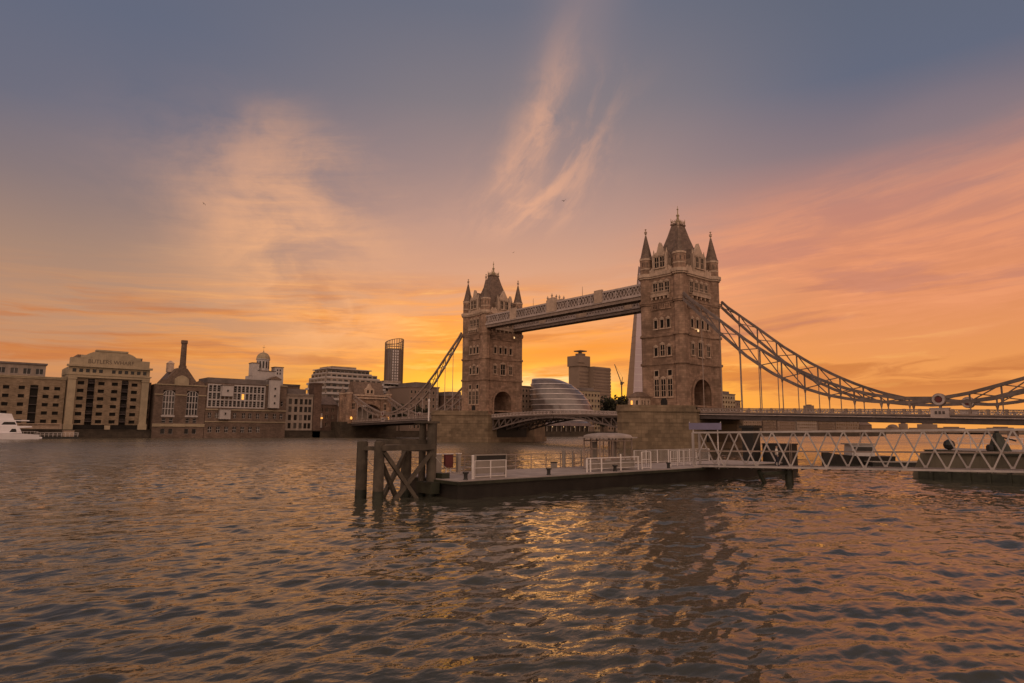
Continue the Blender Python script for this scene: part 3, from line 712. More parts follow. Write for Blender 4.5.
# suspension chains: stiffened trusses that meet at a pin above the road
UP = [(5.6, 41.4), (8, 38.4), (16.4, 31.7), (23.8, 25.6), (30, 21.2), (36.4, 17.4), (41.5, 14.9), (46.5, 12.95), (51, 11.7), (55.6, 10.95), (62.2, 10.75)]
LO = [(5.6, 39.6), (8, 36.9), (16.4, 28.6), (23.8, 21.8), (30, 17.3), (36.4, 13.9), (41.5, 12.1), (46.5, 11.0), (51, 10.4), (55.6, 10.1), (62.2, 10.25)]
U2 = [(62.2, 10.75), (66.5, 11.4), (71, 12.6), (76, 14.0), (81, 15.7), (86, 17.6), (91, 19.6)]
L2 = [(62.2, 10.25), (66.5, 9.95), (71, 10.5), (76, 11.7), (81, 13.4), (86, 15.5), (91, 18.2)]
def interp(t, x):
    for (a, za), (b, zb) in zip(t, t[1:]):
        if a <= x <= b: return za + (zb - za) * (x - a) / (b - a)
    return t[-1][1]
def chain(sg, off, y, shortside):
    X = lambda d: off + sg * d
    Ut, Lt = (U2, L2) if shortside else (UP, LO)
    d0, d1 = (62.2, 91.0) if shortside else (7.2, 62.2)
    n = 6 if shortside else 11
    m = MB(); ns = [d0 + (d1 - d0) * i / n for i in range(n + 1)]
    fine = [d0 + (d1 - d0) * i / (n * 3) for i in range(n * 3 + 1)]
    for a, b in zip(fine, fine[1:]):
        for T in (Ut, Lt): m.bar((X(a), y, interp(T, a)), (X(b), y, interp(T, b)), 0.55, 0.6)
    for i, (a, b) in enumerate(zip(ns, ns[1:])):
        ua, ub, la, lb = interp(Ut, a), interp(Ut, b), interp(Lt, a), interp(Lt, b)
        m.bar((X(a), y, la), (X(a), y, ua), 0.26)
        if ua - la > 0.9 or ub - lb > 0.9:
            m.bar((X(a), y + 0.1, la), (X(b), y + 0.1, ub), 0.2); m.bar((X(a), y - 0.1, ua), (X(b), y - 0.1, lb), 0.2)
    o = obj('chain_truss', m, M['chain'] if sg < 0 else M['steel'], bridge)  # north chains get the darker copy, their backlit look painted in
    for d in ns[1:-1] if not shortside else ns[1:-1]:
        zl, zd = interp(Lt, d), deck_z(d) + 0.2
        if zl - zd < 0.6: continue
        h = MB(); h.cyl((X(d), y, zd), (X(d), y, zl), 0.11, 0.11, 6); h.lathe((X(d), y, zl - 1.1), [(0.13, 0), (0.3, 0.7), (0.34, 1.0)], 6)
        obj('hanger', h, M['steel'] if sg < 0 else M['pale'], o)  # north hangers likewise in the darker paint
    return o
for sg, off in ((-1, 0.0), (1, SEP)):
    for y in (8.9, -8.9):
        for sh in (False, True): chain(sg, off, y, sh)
        # the pin where both halves meet: a roundel on a stone block
        x = off + sg * 62.2
        r = MB(); f_ = 1 if y > 0 else -1
        r.m(0).cyl((x, y - 0.45, 10.5), (x, y + 0.45, 10.5), 1.15, 1.15, 20)
        for ff in (-1, 1):
            r.m(2); ring_n = 20
            for i in range(ring_n):
                a0, a1 = 2 * math.pi * i / ring_n, 2 * math.pi * (i + 1) / ring_n
                q = [(x + rr_ * math.cos(a), y + ff * dd, 10.5 + rr_ * math.sin(a)) for dd in (0.45, 0.62) for a in (a0, a1) for rr_ in (0.68, 1.05)]
                r.raw(q, [(4, 5, 7, 6), (0, 2, 6, 4), (1, 5, 7, 3)])
            r.m(1).cyl((x, y + ff * 0.40, 10.5), (x, y + ff * 0.56, 10.5), 0.62, 0.5, 16)
        obj('chain_pin', r, [M['steel'], M['red'], M['pale']], bridge)
        zb = deck_z(62.2)
        b = MB(); b.bb(x - 1.5, x + 1.5, y - 0.42, y + 0.42, zb - 0.3, zb + 1.25); b.bb(x - 1.65, x + 1.65, y - 0.5, y + 0.5, zb + 1.25, zb + 1.42); b.bb(x - 1.65, x + 1.65, y - 0.5, y + 0.5, zb - 0.45, zb - 0.3)
        b.m(1)
        for i in range(3): b.extx([(0, 0)], 0, 0) if False else b.bb(x - 0.85 + i * 0.62, x - 0.45 + i * 0.62, y + f_ * 0.42, y + f_ * 0.47, zb + 0.25, zb + 0.8)
        obj('pin_pedestal', b, [M['pale'], M['girder']], bridge)
# drawbridge leaves
def leaf(x0, x1):
    s = MB(); n = 9; sg = 1 if x1 > x0 else -1
    xs = [x0 + (x1 - x0) * i / n for i in range(n + 1)]
    top = lambda i: 8.35 + 0.75 * math.sin(math.pi / 2 * i / n); bot = lambda i: 4.2 + 3.9 * math.sin(math.pi / 2 * i / n)
    for i in range(n):
        a, b = xs[i], xs[i + 1]
        s.raw([(a, -9, top(i) - 0.4), (b, -9, top(i + 1) - 0.4), (b, 9, top(i + 1) - 0.4), (a, 9, top(i) - 0.4), (a, -9, top(i)), (b, -9, top(i + 1)), (b, 9, top(i + 1)), (a, 9, top(i))],
              [(0, 3, 2, 1), (4, 5, 6, 7), (0, 1, 5, 4), (2, 3, 7, 6)])
        s.bb(b - 0.15, b + 0.15, -8.2, 8.2, top(i + 1) - 1.0, top(i + 1) - 0.41)
    o = obj('bascule_leaf', s, M['girder'], bridge)
    for y in (8.4, 2.8, -2.8, -8.4):
        t = MB()
        for i in range(n):
            a, b = xs[i], xs[i + 1]
            t.bar((a, y, bot(i)), (b, y, bot(i + 1)), 0.5, 0.45); t.bar((a, y, top(i) - 0.6), (b, y, top(i + 1) - 0.6), 0.45, 0.45)
            t.bar((a, y, bot(i)), (a, y, top(i) - 0.6), 0.3)
            t.bar((a, y, bot(i)), (b, y, top(i + 1) - 0.6), 0.28)
        obj('lattice_girder', t, M['chain'], o)
    for y in (9.0, -9.0):
        p = MB()
        for i in range(n):
            a, b = xs[i], xs[i + 1]
            for q0, q1 in ((0, 0.5), (0.5, 1)):
                xa, xb = a + (b - a) * q0, a + (b - a) * q1; za, zb = top(i) + (top(i + 1) - top(i)) * q0, top(i) + (top(i + 1) - top(i)) * q1
                p.bar((xa, y, za + 0.1), (xb, y, zb + 0.1), 0.25, 0.25); p.bar((xa, y, za + 0.95), (xb, y, zb + 0.95), 0.25, 0.18); p.bar((xa, y, za), (xa, y, za + 1.0), 0.22)
                p.bar((xa, y, za + 0.2), (xb, y, zb + 0.9), 0.1); p.bar((xa, y, za + 0.9), (xb, y, zb + 0.2), 0.1)
        obj('parapet', p, M['pale'], o)
        e = MB()
        for i in range(n): e.bar((xs[i], y * 1.03, top(i) - 0.25), (xs[i + 1], y * 1.03, top(i + 1) - 0.25), 0.12, 0.2)
        obj('edge_flange', e, M['steel'], o)
    return o
leaf(HW + 0.2, SEP / 2 - 0.15); leaf(SEP - HW - 0.2, SEP / 2 + 0.15)
# abutment gatehouse on the south side, and its twin beyond the right edge on the north side
def gatehouse():
    X0 = 172.5
    b = MB()
    for s_ in (-1, 1): b.bb(X0 + 0.6, X0 + 8.6, s_ * 6.0, s_ * 11.0, 7.2, 18.6)
    ab = MB(); ab.bb(X0, X0 + 16, -14.5, 14.5, -1.5, 7.2)
    arc = [(6.0 * math.cos(t), 12.3 + 3.2 * math.sin(t)) for t in [math.pi * i / 14 for i in range(15)]]
    b.extx([(-6.0, 19.2), (6.0, 19.2)] + arc, X0 + 1.0, X0 + 8.2)
    g = obj('gatehouse', b, M['stone'], bridge); obj('abutment_base', ab, M['quay'], g)  # base colour carries the shadow under the deck
    for s_ in (-1, 1):
        for xx_ in (X0 + 1.0, X0 + 8.0):
            t = MB(); t.prism(octo((xx_, s_ * 10.2), 1.5), 6.5, 20.0); t.m(1).prism(octo((xx_, s_ * 10.2), 1.75), 20.0, 20.6); t.m(2).lathe((xx_, s_ * 10.2, 20.6), [(1.6, 0), (0.9, 1.0), (0.1, 2.6)], 8, math.pi / 8)
            obj('turret', t, [M['stone'], M['trim'], M['slate']], g)
    c = MB(); c.bb(X0 + 0.3, X0 + 8.9, -9.0, 9.0, 19.2, 19.9); c.bb(X0 + 0.1, X0 + 0.6, -11.3, 11.3, 18.0, 18.6); obj('cornice', c, M['trim'], g)
    r = MB(); prof = [(X0 + 1.0, 19.9), (X0 + 8.2, 19.9), (X0 + 6.2, 26.0), (X0 + 3.2, 26.0)]; r.exty(prof, -7.6, 7.6)
    obj('roof', r, M['slate'], g)
    d = MB(); d.extx([(-2.4, 19.9), (2.4, 19.9), (2.4, 22.5), (1.2, 23.2), (0, 25.2), (-1.2, 23.2), (-2.4, 22.5)], X0 + 0.7, X0 + 2.6); obj('gable', d, M['trim'], g)
    for y in (-1.0, 1.0):
        o = obj('window', WM['d'], None, g); o.location = (X0 + 0.66, y, 20.6)
    for y in (-8.2, 8.2):
        o = obj('window', WM['m'], None, g); o.location = (X0 + 0.6, y, 13.0)
    for s_ in (-1, 1):
        l = MB(); l.lathe((X0 - 0.6, s_ * 9.6, 8.2), [(0.1, 0), (0.55, 0.4), (0.5, 1.0), (0.1, 1.4)], 8); obj('lantern', l, M['lamp'], g)
    return g
gh = gatehouse()
gh2 = sdup(gh, bridge, (0, 0, 0)); gh2.location = (SEP, 0, 0); gh2.rotation_euler = (0, 0, math.pi)
# ------------------------------------------------------------------ south bank buildings
_pane = {}
def pane(w, h, m_, frame=None, nv=0, nh=0, arch=False, fw=0.12):
    """a window: glass sheet standing in plane x = 0 facing -x, centred on y, sill at z = 0"""
    k = (w, h, m_.name, frame.name if frame else '', nv, nh, arch)
    if k in _pane: return _pane[k]
    b = MB(); b.m(0)
    def top(y): return h if not arch else h - w / 2 + math.sqrt(max(0, (w / 2) ** 2 - y * y))
    if arch:
        n = 12; b.extx([(-w / 2, 0), (w / 2, 0)] + [(w / 2 * math.cos(a), h - w / 2 + w / 2 * math.sin(a)) for a in [math.pi * i / n for i in range(n + 1)]], -0.02, 0.04)
    else: b.bb(-0.02, 0.04, -w / 2, w / 2, 0, h)
    if frame:
        b.m(1)
        for i in range(nv + 1):
            y = -w / 2 + w * i / nv if nv else 0
            b.bb(-0.14, 0.0, y - fw / 2, y + fw / 2, 0, max(0.1, top(y * 0.98)))
        for i in range(nh + 1):
            z = (h if not arch else h - w / 2) * i / nh if nh else 0
            b.bb(-0.13, 0.0, -w / 2, w / 2, z - fw / 2, z + fw / 2)
        if arch:
            n = 12; pts = [(w / 2 * math.cos(a), h - w / 2 + w / 2 * math.sin(a)) for a in [math.pi * i / n for i in range(n + 1)]]
            for p, q in zip(pts, pts[1:]): b.bar((-0.06, *p), (-0.06, *q), 0.18, fw * 1.6, upv=(1, 0, 0))
    me = b.mesh('window', [m_, frame or m_]); _pane[k] = me; return me
def win(par, me, x, y, z, nm='window', label=None):
    o = obj(nm, me, None, par, label=label); o.location = Vector((x, y, z))
    if me.materials[0] == M['glass']:
        k = rnd.random()
        if k > 0.80:                       # curtains and blinds behind some panes
            o.material_slots[0].link = 'OBJECT'; o.material_slots[0].material = M['glassb'] if k < 0.94 else M['glassc']
    return o
def facade(mb, x, ya, yb, z0, z1, holes, depth=0.35):
    """front wall in plane x facing -x; holes given as (y centre, width, z0, z1)"""
    mb.wall((x, yb, z0), (0, -1, 0), yb - ya, z0, z1, [(yb - c - w / 2, yb - c + w / 2, a, b) for c, w, a, b in holes], depth, (-1, 0, 0))
def shell(mb, x0, x1, ya, yb, z0, z1):
    mb.face((x0, yb, z0), (x1, yb, z0), (x1, yb, z1), (x0, yb, z1)); mb.face((x1, ya, z0), (x0, ya, z0), (x0, ya, z1), (x1, ya, z1))
    mb.face((x1, yb, z0), (x1, ya, z0), (x1, ya, z1), (x1, yb, z1)); mb.face((x0, ya, z1), (x0, yb, z1), (x1, yb, z1), (x1, ya, z1))
FXB = 178.9
def block(name, label, ya, yb, x0, x1, z0, z1, wallm, cols, rows, w, h, wm=None, cat='building', parapet=True, roofm=None, holes=(), label_w=None, frame=None, nv=0, nh=0, skip=()):
    t = thing(name, label, cat, (x0, (ya + yb) / 2, z0))
    hs = [(c, w, r, r + h) for c in cols for r in rows if (c, r) not in skip] + list(holes)
    b = MB(); facade(b, x0, ya, yb, z0, z1, hs); shell(b, x0, x1, ya, yb, z0, z1)
    wl = obj('wall', b, wallm, t)
    me = pane(w, h, wm or M['glass'], frame, nv, nh)
    for c in cols:
        for r in rows:
            if (c, r) not in skip: win(t, me, x0 + 0.32, c, r)
    if parapet:
        p = MB(); p.bb(x0 - 0.3, x0 + 0.5, ya, yb, z1 - 0.1, z1 + 0.7); p.bb(x0 - 0.55, x0 - 0.3, ya, yb, z1 + 0.4, z1 + 0.72); obj('cornice', p, roofm or M['bandstone'], t)
    return t
# --- warehouse with the arched pediment
W0, W1 = 91.6, 117.7
t = thing('wharf_warehouse', 'tan brick riverside warehouse with stone pilasters and arched pediment bearing dark lettering', 'warehouse', (FXB, 104.6, 3))
cols = [113.6, 107.2, 102.9, 96.4]; rows = [5.4, 8.2, 11.0, 13.8, 16.6, 19.4]
hs = [(c, 2.0, r, r + 1.25) for c in cols for r in rows] + [(110.4, 2.2, 3.6, 21.6), (99.6, 2.2, 3.6, 21.6)]
b = MB(); facade(b, FXB, W0, W1, 3, 22.0, hs, 0.6); shell(b, FXB, FXB + 22, W0, W1, 3, 22.0); obj('wall', b, M['stock'], t)
me = pane(2.0, 1.25, M['recess'])
for c in cols:
    for r in rows: win(t, me, FXB + 0.5, c, r)
for c in (110.4, 99.6):
    b = MB(); b.bb(FXB + 0.5, FXB + 0.62, c - 1.1, c + 1.1, 3.6, 21.6)
    b.m(1)
    for i in range(6): b.bb(FXB - 0.1, FXB + 0.5, c - 1.1, c + 1.1, 5.9 + 2.8 * i, 6.15 + 2.8 * i)
    obj('loading_bay', b, [M['recess'], M['girder']], t)
    for i in range(6):
        b = MB(); b.bb(FXB - 1.1, FXB - 0.02, c - 1.0, c + 1.0, 5.95 + 2.8 * i, 6.1 + 2.8 * i)
        for j in range(6): b.bb(FXB - 1.1, FXB - 1.04, c - 1.0 + j * 0.39, c - 0.94 + j * 0.39, 6.1 + 2.8 * i, 7.0 + 2.8 * i)
        b.bb(FXB - 1.12, FXB - 1.02, c - 1.0, c + 1.0, 7.0 + 2.8 * i, 7.08 + 2.8 * i); obj('balcony', b, M['girder'], t)
for y in (W0 + 1.3, W1 - 1.3):
    b = MB(); b.bb(FXB - 0.8, FXB - 0.003, y - 1.2, y + 1.2, 3.3, 22.3); b.bb(FXB - 1.1, FXB - 0.004, y - 1.45, y + 1.45, 3.2, 5.2); b.bb(FXB - 1.05, FXB - 0.002, y - 1.4, y + 1.4, 21.3, 21.9); obj('pilaster', b, M['bandstone'], t)
b = MB(); b.bb(FXB - 1.0, FXB + 20, W0 - 0.1, W1 + 0.1, 22.0, 23.0); b.bb(FXB - 1.3, FXB + 0.2, W0 - 0.5, W1 + 0.5, 22.9, 23.3)
facade(b, FXB - 0.3, W0, W1, 23.3, 26.0, [(116.0 - 2.06 * i, 1.2, 23.9, 25.2) for i in range(12) if i not in (5,)], 0.4); shell(b, FXB - 0.3, FXB + 20, W0, W1, 23.3, 25.9)
b.bb(FXB - 1.5, FXB + 0.3, W0 - 0.7, W1 + 0.7, 25.9, 26.6)
b.bb(FXB - 0.2, FXB + 3, W0 + 0.3, W1 - 0.3, 26.6, 29.2)
obj('entablature', b, M['bandstone'], t)
me = pane(1.2, 1.3, M['glass'])
for i in range(12):
    if i != 5: win(t, me, FXB + 0.05, 116.0 - 2.06 * i, 23.9)
b = MB(); yc = (W0 + W1) / 2
pr = [(W0 + 4.2, 29.2), (W1 - 4.2, 29.2)] + [(yc + (W1 - W0 - 9.4) / 2 * math.cos(a), 29.2 + 3.1 * math.sin(a) ** 0.8) for a in [math.pi * (0.06 + 0.88 * i / 14) for i in range(15)]]
b.extx(pr, FXB - 0.25, FXB + 2.5); b.bb(FXB - 0.5, FXB + 2.7, yc - 5.2, yc + 5.2, 31.9, 32.5)
for s_ in (-1, 1): b.bb(FXB - 0.3, FXB + 2.6, yc + s_ * 8.3, yc + s_ * 9.6, 29.2, 30.3)
obj('pediment', b, M['bandstone'], t)
b = MB(); b.bb(FXB + 2, FXB + 18, W0 + 2.5, W1 - 2.5, 26.6, 30.5); obj('roof', b, M['slate'], t)
lettering('BUTLERS WHARF', 2.1, (FXB - 0.24, yc, 28.0), (0, -1, 0), t, M['darkletter'], stretch=0.92)
b = MB(); b.bb(FXB - 0.02, FXB + 0.1, W0 + 2.8, W1 - 2.8, 3.0, 4.9); obj('colonnade_shade', b, M['recess'], t)  # flat dark sheet stands in for the shade of a colonnade
b = MB(); b.bb(FXB - 1.2, FXB - 0.9, yc - 1.2, yc + 0.6, 3.2, 4.7); obj('notice_board', b, M['bandstone'], t)
# --- block to its left
L0, L1 = 118.0, 172.0
cols = [120.4, 123.6, 130.6, 134.9, 141.5, 145.0, 152.0, 156.0, 163, 167]; rows = [5.4, 8.3, 11.2, 14.1, 17.0]
t = block('riverside_block', 'long flat-topped tan brick block with small arched windows and a set-back attic behind the yacht', L0, L1, FXB + 1.2, FXB + 21, 3, 21.0, M['stock'], cols, rows, 1.75, 1.2, wm=M['recess'], holes=[(127.1, 2.3, 3.6, 18.6), (148.6, 2.3, 3.6, 18.6)])
for c in (127.1, 148.6):
    b = MB(); b.bb(FXB + 1.55, FXB + 1.62, c - 1.15, c + 1.15, 3.6, 18.6); b.m(1)
    for i in range(5): b.bb(FXB + 0.7, FXB + 1.5, c - 1.1, c + 1.1, 5.9 + 2.9 * i, 6.1 + 2.9 * i)
    obj('loading_bay', b, [M['recess'], M['girder']], t)
b = MB(); facade(b, FXB + 5, 124.0, L1, 21.0, 26.0, [(125.8 + 3.6 * i, 2.2, 22.6, 24.6) for i in range(12)], 0.3); shell(b, FXB + 5, FXB + 17, 124.0, L1, 21, 26.0); obj('attic_wall', b, M['concrete'], t)
b = MB(); b.bb(FXB + 4.4, FXB + 17.5, 123.6, L1 + 0.5, 26.0, 26.6); obj('attic_roof', b, M['roofgrey'], t)
me = pane(2.2, 2.0, M['glass'], M['white'], 2, 1)
for i in range(12): win(t, me, FXB + 5.28, 125.8 + 3.6 * i, 22.6)
b = MB(); b.bb(FXB - 0.6, FXB + 1.2, L0, L1, 3.3, 5.0); b.bb(FXB - 1.4, FXB + 1.25, L0 + 0.5, L1, 5.0, 5.2)
for i in range(40): b.bb(FXB - 1.3, FXB - 1.18, L0 + 0.7 + i * 1.3, L0 + 0.82 + i * 1.3, 3.3, 5.0)
obj('terrace', b, M['trim'], t)
# --- dark alley building
block('narrow_building', 'narrow dark brick gap building between tan warehouse and brewery', 89.9, 91.5, FXB + 4, FXB + 20, 3, 21.5, M['darkbrick'], [90.7], [6, 9.5, 13, 16.5], 0.9, 1.6, parapet=False)
# --- brewery boiler house with chimney
B0, B1 = 71.3, 89.7
t = thing('brewery_boiler_house', 'dark red brick brewery house with two tall arched white windows and round chimney', 'brewery', (FXB - 1.6, 80.5, 0))
X = FXB - 2.3
hs = [(c, 4.2, 8.9, 18.5) for c in (84.7, 76.2)] + [(c + d, 1.3, 5.9, 7.7) for c in (84.7, 76.2) for d in (-1.3, 1.3)] + [(c + d, 1.5, 1.6, 3.6) for c in (84.7, 76.2) for d in (-1.4, 1.4)]
b = MB(); facade(b, X, B0, B1, -1.2, 20.8, hs, 0.5); shell(b, X, X + 22, B0, B1, -1.2, 20.8); obj('wall', b, M['redbrick'], t)
me = pane(4.2, 9.6, M['glass'], M['white'], 4, 3, True, 0.27)
for c in (84.7, 76.2): win(t, me, X + 0.4, c, 8.9)
me = pane(1.3, 1.8, M['glass'], M['white'], 1, 2); me2 = pane(1.5, 2.0, M['glass'], M['white'], 1, 1)
for c in (84.7, 76.2):
    for d in (-1.3, 1.3): win(t, me, X + 0.4, c + d, 5.9); win(t, me2, X + 0.4, c + d * 1.077, 1.6)
    b = MB(); b.bb(X - 0.35, X + 0.1, c - 2.4, c + 2.4, 8.2, 8.8); obj('sill', b, M['white'], t)
b = MB()
for z0, z1 in ((4.4, 5.6), (16.6, 17.0)):
    for a, c in ((B0 - 0.2, 74.1), (78.3, 82.6), (86.8, B1 + 0.2)): b.bb(X - 0.3, X - 0.003, a, c, z0, z1)
b.bb(X - 0.31, X - 0.004, B0 - 0.2, B1 + 0.2, 4.5, 5.5); b.bb(X - 0.4, X + 0.2, B0 - 0.2, B1 + 0.2, 20.5, 20.9)
obj('stone_band', b, M['bandstone'], t)
b = MB(); b.extx([(B0 + 2.5, 20.8), (B1 - 2.5, 20.8), (82.4, 27.4), (78.6, 27.4)], X + 1.0, X + 14); obj('roof', b, M['slate'], t)
b = MB(); b.extx([(78.0, 20.9), (83.0, 20.9), (83.0, 23.0), (82.0, 24.0), (80.5, 24.6), (79.0, 24.0), (78.0, 23.0)], X - 0.1, X + 1.4); obj('gable', b, M['bandstone'], t)
for y in (74.0, 87.0):
    b = MB(); b.extx([(y - 2, 20.9), (y + 2, 20.9), (y + 1.6, 22.0), (y, 22.8), (y - 1.6, 22.0)], X - 0.1, X + 0.9); obj('gable', b, M['redbrick'], t)
b = MB(); b.cyl((X + 7, 79.0, 25.0), (X + 7, 79.0, 38.4), 1.25, 1.02, 16); b.cyl((X + 7, 79.0, 38.0), (X + 7, 79.0, 39.3), 1.28, 1.24, 16); b.cyl((X + 7, 79.0, 25.0), (X + 7, 79.0, 29.0), 1.8, 1.45, 8); obj('chimney', b, M['redbrick'], t)
b = MB(); b.bb(X + 5, X + 8, 82.6, 84.8, 26.0, 29.4); b.frustum((X + 6.5, 83.7), 29.4, 30.6, 1.7, 1.3, 0.3, 0.2); obj('roof_vent', b, M['trim'], t)
# --- brewery range: white timber storey, hoist bays, cupola
A0, A1 = 38.2, 71.1
t = thing('brewery_range', 'long brick brewery range with white timber window grid and white domed cupola', 'brewery', (FXB - 1.2, 54.6, 0))
X = FXB - 2.2
c1 = [69.7 - 1.62 * i for i in range(14)]; r1 = [12.8, 15.8, 18.8]
bay = lambda c, r: (61.0 < c < 66.1 and r > 14)
hs = [(c, 1.15, r, r + 2.3) for c in c1 for r in r1 if not bay(c, r)]
c2 = [69.4, 66.6, 59.6, 56.0, 53.4, 50.2, 46.5, 43.0, 40.2]
hs += [(c, 1.3, 8.0, 10.2) for c in c2 if not 61.4 < c < 66.5] + [(c, 1.5, 2.2, 4.6) for c in (69, 65.8, 62.6, 59.4, 56.2, 53.0, 49.8)] + [(c, 1.0, 13.5, 15.6) for c in (40.2,)]
b = MB(); facade(b, X, A0, A1, -1.2, 22.2, hs, 0.35); shell(b, X, X + 20, A0, A1, -1.2, 22.2); obj('wall', b, M['redbrick'], t)
me = pane(1.15, 2.3, M['glass'], M['white'], 1, 3, fw=0.1)
for c in c1:
    for r in r1:
        if not bay(c, r):
            lit = (abs(c - 56.74) < 0.1 and r == 15.8)
            win(t, pane(1.15, 2.3, M['lamp'], M['white'], 1, 3, fw=0.1) if lit else me, X + 0.3, c, r, label='lit orange window' if lit else None)
me = pane(1.3, 2.2, M['glass'], M['white'], 2, 2, fw=0.12)
for c in c2:
    if not 61.4 < c < 66.5: win(t, me, X + 0.3, c, 8.0)
me = pane(1.5, 2.4, M['glass'], M['white'], 2, 2, fw=0.14)
for c in (69, 65.8, 62.6, 59.4, 56.2, 53.0, 49.8): win(t, me, X + 0.3, c, 2.2)
win(t, pane(1.0, 2.1, M['glass'], M['white'], 1, 2), X + 0.3, 40.2, 13.5)
b = MB()                                   # white timber framing of the upper storeys
for i in range(15):
    y = 70.5 - 1.62 * i; b.bb(X - 0.22, X - 0.002, y - 0.22, y + 0.22, 12.3, 21.6)
for z in (12.2, 15.2, 18.2, 21.3): b.bb(X - 0.225, X - 0.003, 47.6, 70.7, z, z + 0.5)
obj('timber_frame', b, M['white'], t)
for yc, z0, z1, x_ in ((63.5, 16.9, 21.3, 2.0), (63.9, 7.6, 11.6, 2.0), (44.2, 12.6, 24.6, 2.2)):
    b = MB(); b.bb(X - x_, X - 0.24, yc - 2.1, yc + 2.1, z0, z1); b.m(1).bb(X - x_ - 0.3, X - 0.02, yc - 2.4, yc + 2.4, z1, z1 + 0.3)
    if z1 > 24: b.extx([(yc - 2.5, z1 + 0.3), (yc + 2.5, z1 + 0.3), (yc, z1 + 1.6)], X - x_ - 0.3, X + 3)
    o = obj('hoist_bay', b, [M['white'], M['slate']], t)
    for zz_ in ([z0 + 1.7] if z1 < 24 else [z0 + 1.5, z0 + 4.6, z0 + 7.7]):
        w_ = obj('window', pane(0.8, 1.0, M['glass'], M['white'], 1, 1), None, o); w_.location = (X - x_ - 0.03, yc, zz_)
b = MB(); b.bb(X - 0.4, X - 0.003, A0, A1, 11.2, 11.7); b.bb(X - 0.3, X - 0.004, A0, A1, 6.4, 6.8); b.bb(X - 0.4, X + 0.3, A0, 47.4, 22.0, 22.5); obj('stone_band', b, M['bandstone'], t)
b = MB(); b.bb(X + 0.5, X + 14, 47.5, A1 - 0.4, 22.2, 24.4); b.bb(X - 0.2, X + 0.5, 47.5, A1, 22.2, 22.7); obj('attic', b, M['roofgrey'], t)
b = MB(); b.bb(X + 4, X + 13, 38.6, 52.0, 22.2, 26.6); b.bb(X + 4.5, X + 10, 42.0, 49.6, 26.6, 28.6)
b.m(0).bb(X + 4.3, X + 8.5, 49.2, 52.2, 26.6, 31.8); b.bb(X + 4.3, X + 8.5, 38.6, 42.4, 26.6, 30.6)
b.m(1).bb(X + 4.1, X + 8.7, 49.0, 52.4, 31.8, 32.1); b.bb(X + 4.1, X + 8.7, 38.4, 42.6, 30.6, 30.9); b.bb(X + 4.3, X + 10.2, 41.8, 49.8, 28.6, 28.9)
b.m(2)
for y in (40.0, 41.2): b.bb(X + 4.27, X + 4.31, y - 0.25, y + 0.25, 27.5, 28.4); b.bb(X + 4.27, X + 4.31, y - 0.25, y + 0.25, 29.0, 29.8)
o = obj('cupola_tower', b, [M['white'], M['slate'], M['glass']], t)
b = MB(); b.lathe((X + 7.5, 46.6, 28.6), [(3.0, 0), (2.9, 0.5), (2.7, 0.6), (2.7, 5.0), (3.0, 5.2), (3.0, 5.5)], 12)
b.m(1)
for k in range(12):
    a = k * math.pi / 6 + 0.26; d = Vector((math.cos(a), math.sin(a), 0)); p = Vector((X + 7.5, 46.6, 0)) + d * 2.64; b.bar(p + Vector((0, 0, 30.0)), p + Vector((0, 0, 33.0)), 0.6, 0.08, upv=d)
obj('cupola_drum', b, [M['white'], M['glass']], o)
b = MB(); b.lathe((X + 7.5, 46.6, 34.1), [(2.9 * math.cos(a), 3.0 * math.sin(a)) for a in [math.pi / 2 * i / 8 for i in range(8)]] + [(0.25, 3.0), (0.2, 3.6), (0.05, 4.0), (0.05, 6.4)], 14); b.bb(X + 7.46, X + 7.54, 46.0, 47.2, 39.2, 39.35); obj('cupola_dome', b, M['lead'], o, smooth=False)
# --- concrete framed block and brick stack
t = block('framed_block', 'pale framed block with a grid of deep square windows beside the brick stack', 25.4, 37.6, FXB - 0.6, FXB + 16, -1.2, 18.4, M['concrete'], [35.8, 33.2, 30.8, 28.6, 26.8], [4.0, 7.6, 11.2, 14.6], 1.4, 2.4, cat='building', parapet=True, roofm=M['concrete'])
b = MB(); b.bb(FXB + 1.5, FXB + 12, 28, 36.5, 18.4, 21.5); obj('roof_house', b, M['roofgrey'], t)
t = thing('brick_stack', 'tall windowless dark brick stair tower right of the pale framed block', 'tower', (FXB - 0.8, 23.5, 0))
b = MB(); b.bb(FXB - 1.0, FXB + 5, 21.6, 25.2, -1.2, 24.0); obj('wall', b, M['darkbrick'], t)
b = MB(); b.bb(FXB - 1.2, FXB + 5.2, 21.4, 25.35, 24.0, 24.6); obj('coping', b, M['darkbrick'], t)
t = block('low_brick_building', 'low dark brick building between the stack and the bridge gatehouse', 11.6, 21.4, FXB + 3, FXB + 18, 3, 15.0, M['darkbrick'], [19.5, 16.8, 14.0], [5.0, 8.5, 11.6], 1.3, 1.8, frame=M['trim'], nv=2, nh=1, parapet=False)
b = MB(); b.exty([(FXB + 2.6, 15.0), (FXB + 18.4, 15.0), (FXB + 10, 19.2)], 11.4, 21.5); obj('roof', b, M['slate'], t)
b = MB(); b.bb(FXB + 2.6, FXB + 2.9, 19.2, 21.0, 4.4, 11.0); obj('pale_panel', b, M['white'], t)
block('rear_warehouse', 'plain brown warehouse roof seen behind the framed block', 20, 44, FXB + 28, FXB + 48, 3, 24.5, M['redbrick'], [41, 37, 33, 29, 25], [18], 1.6, 2.2, roofm=M['roofgrey'])
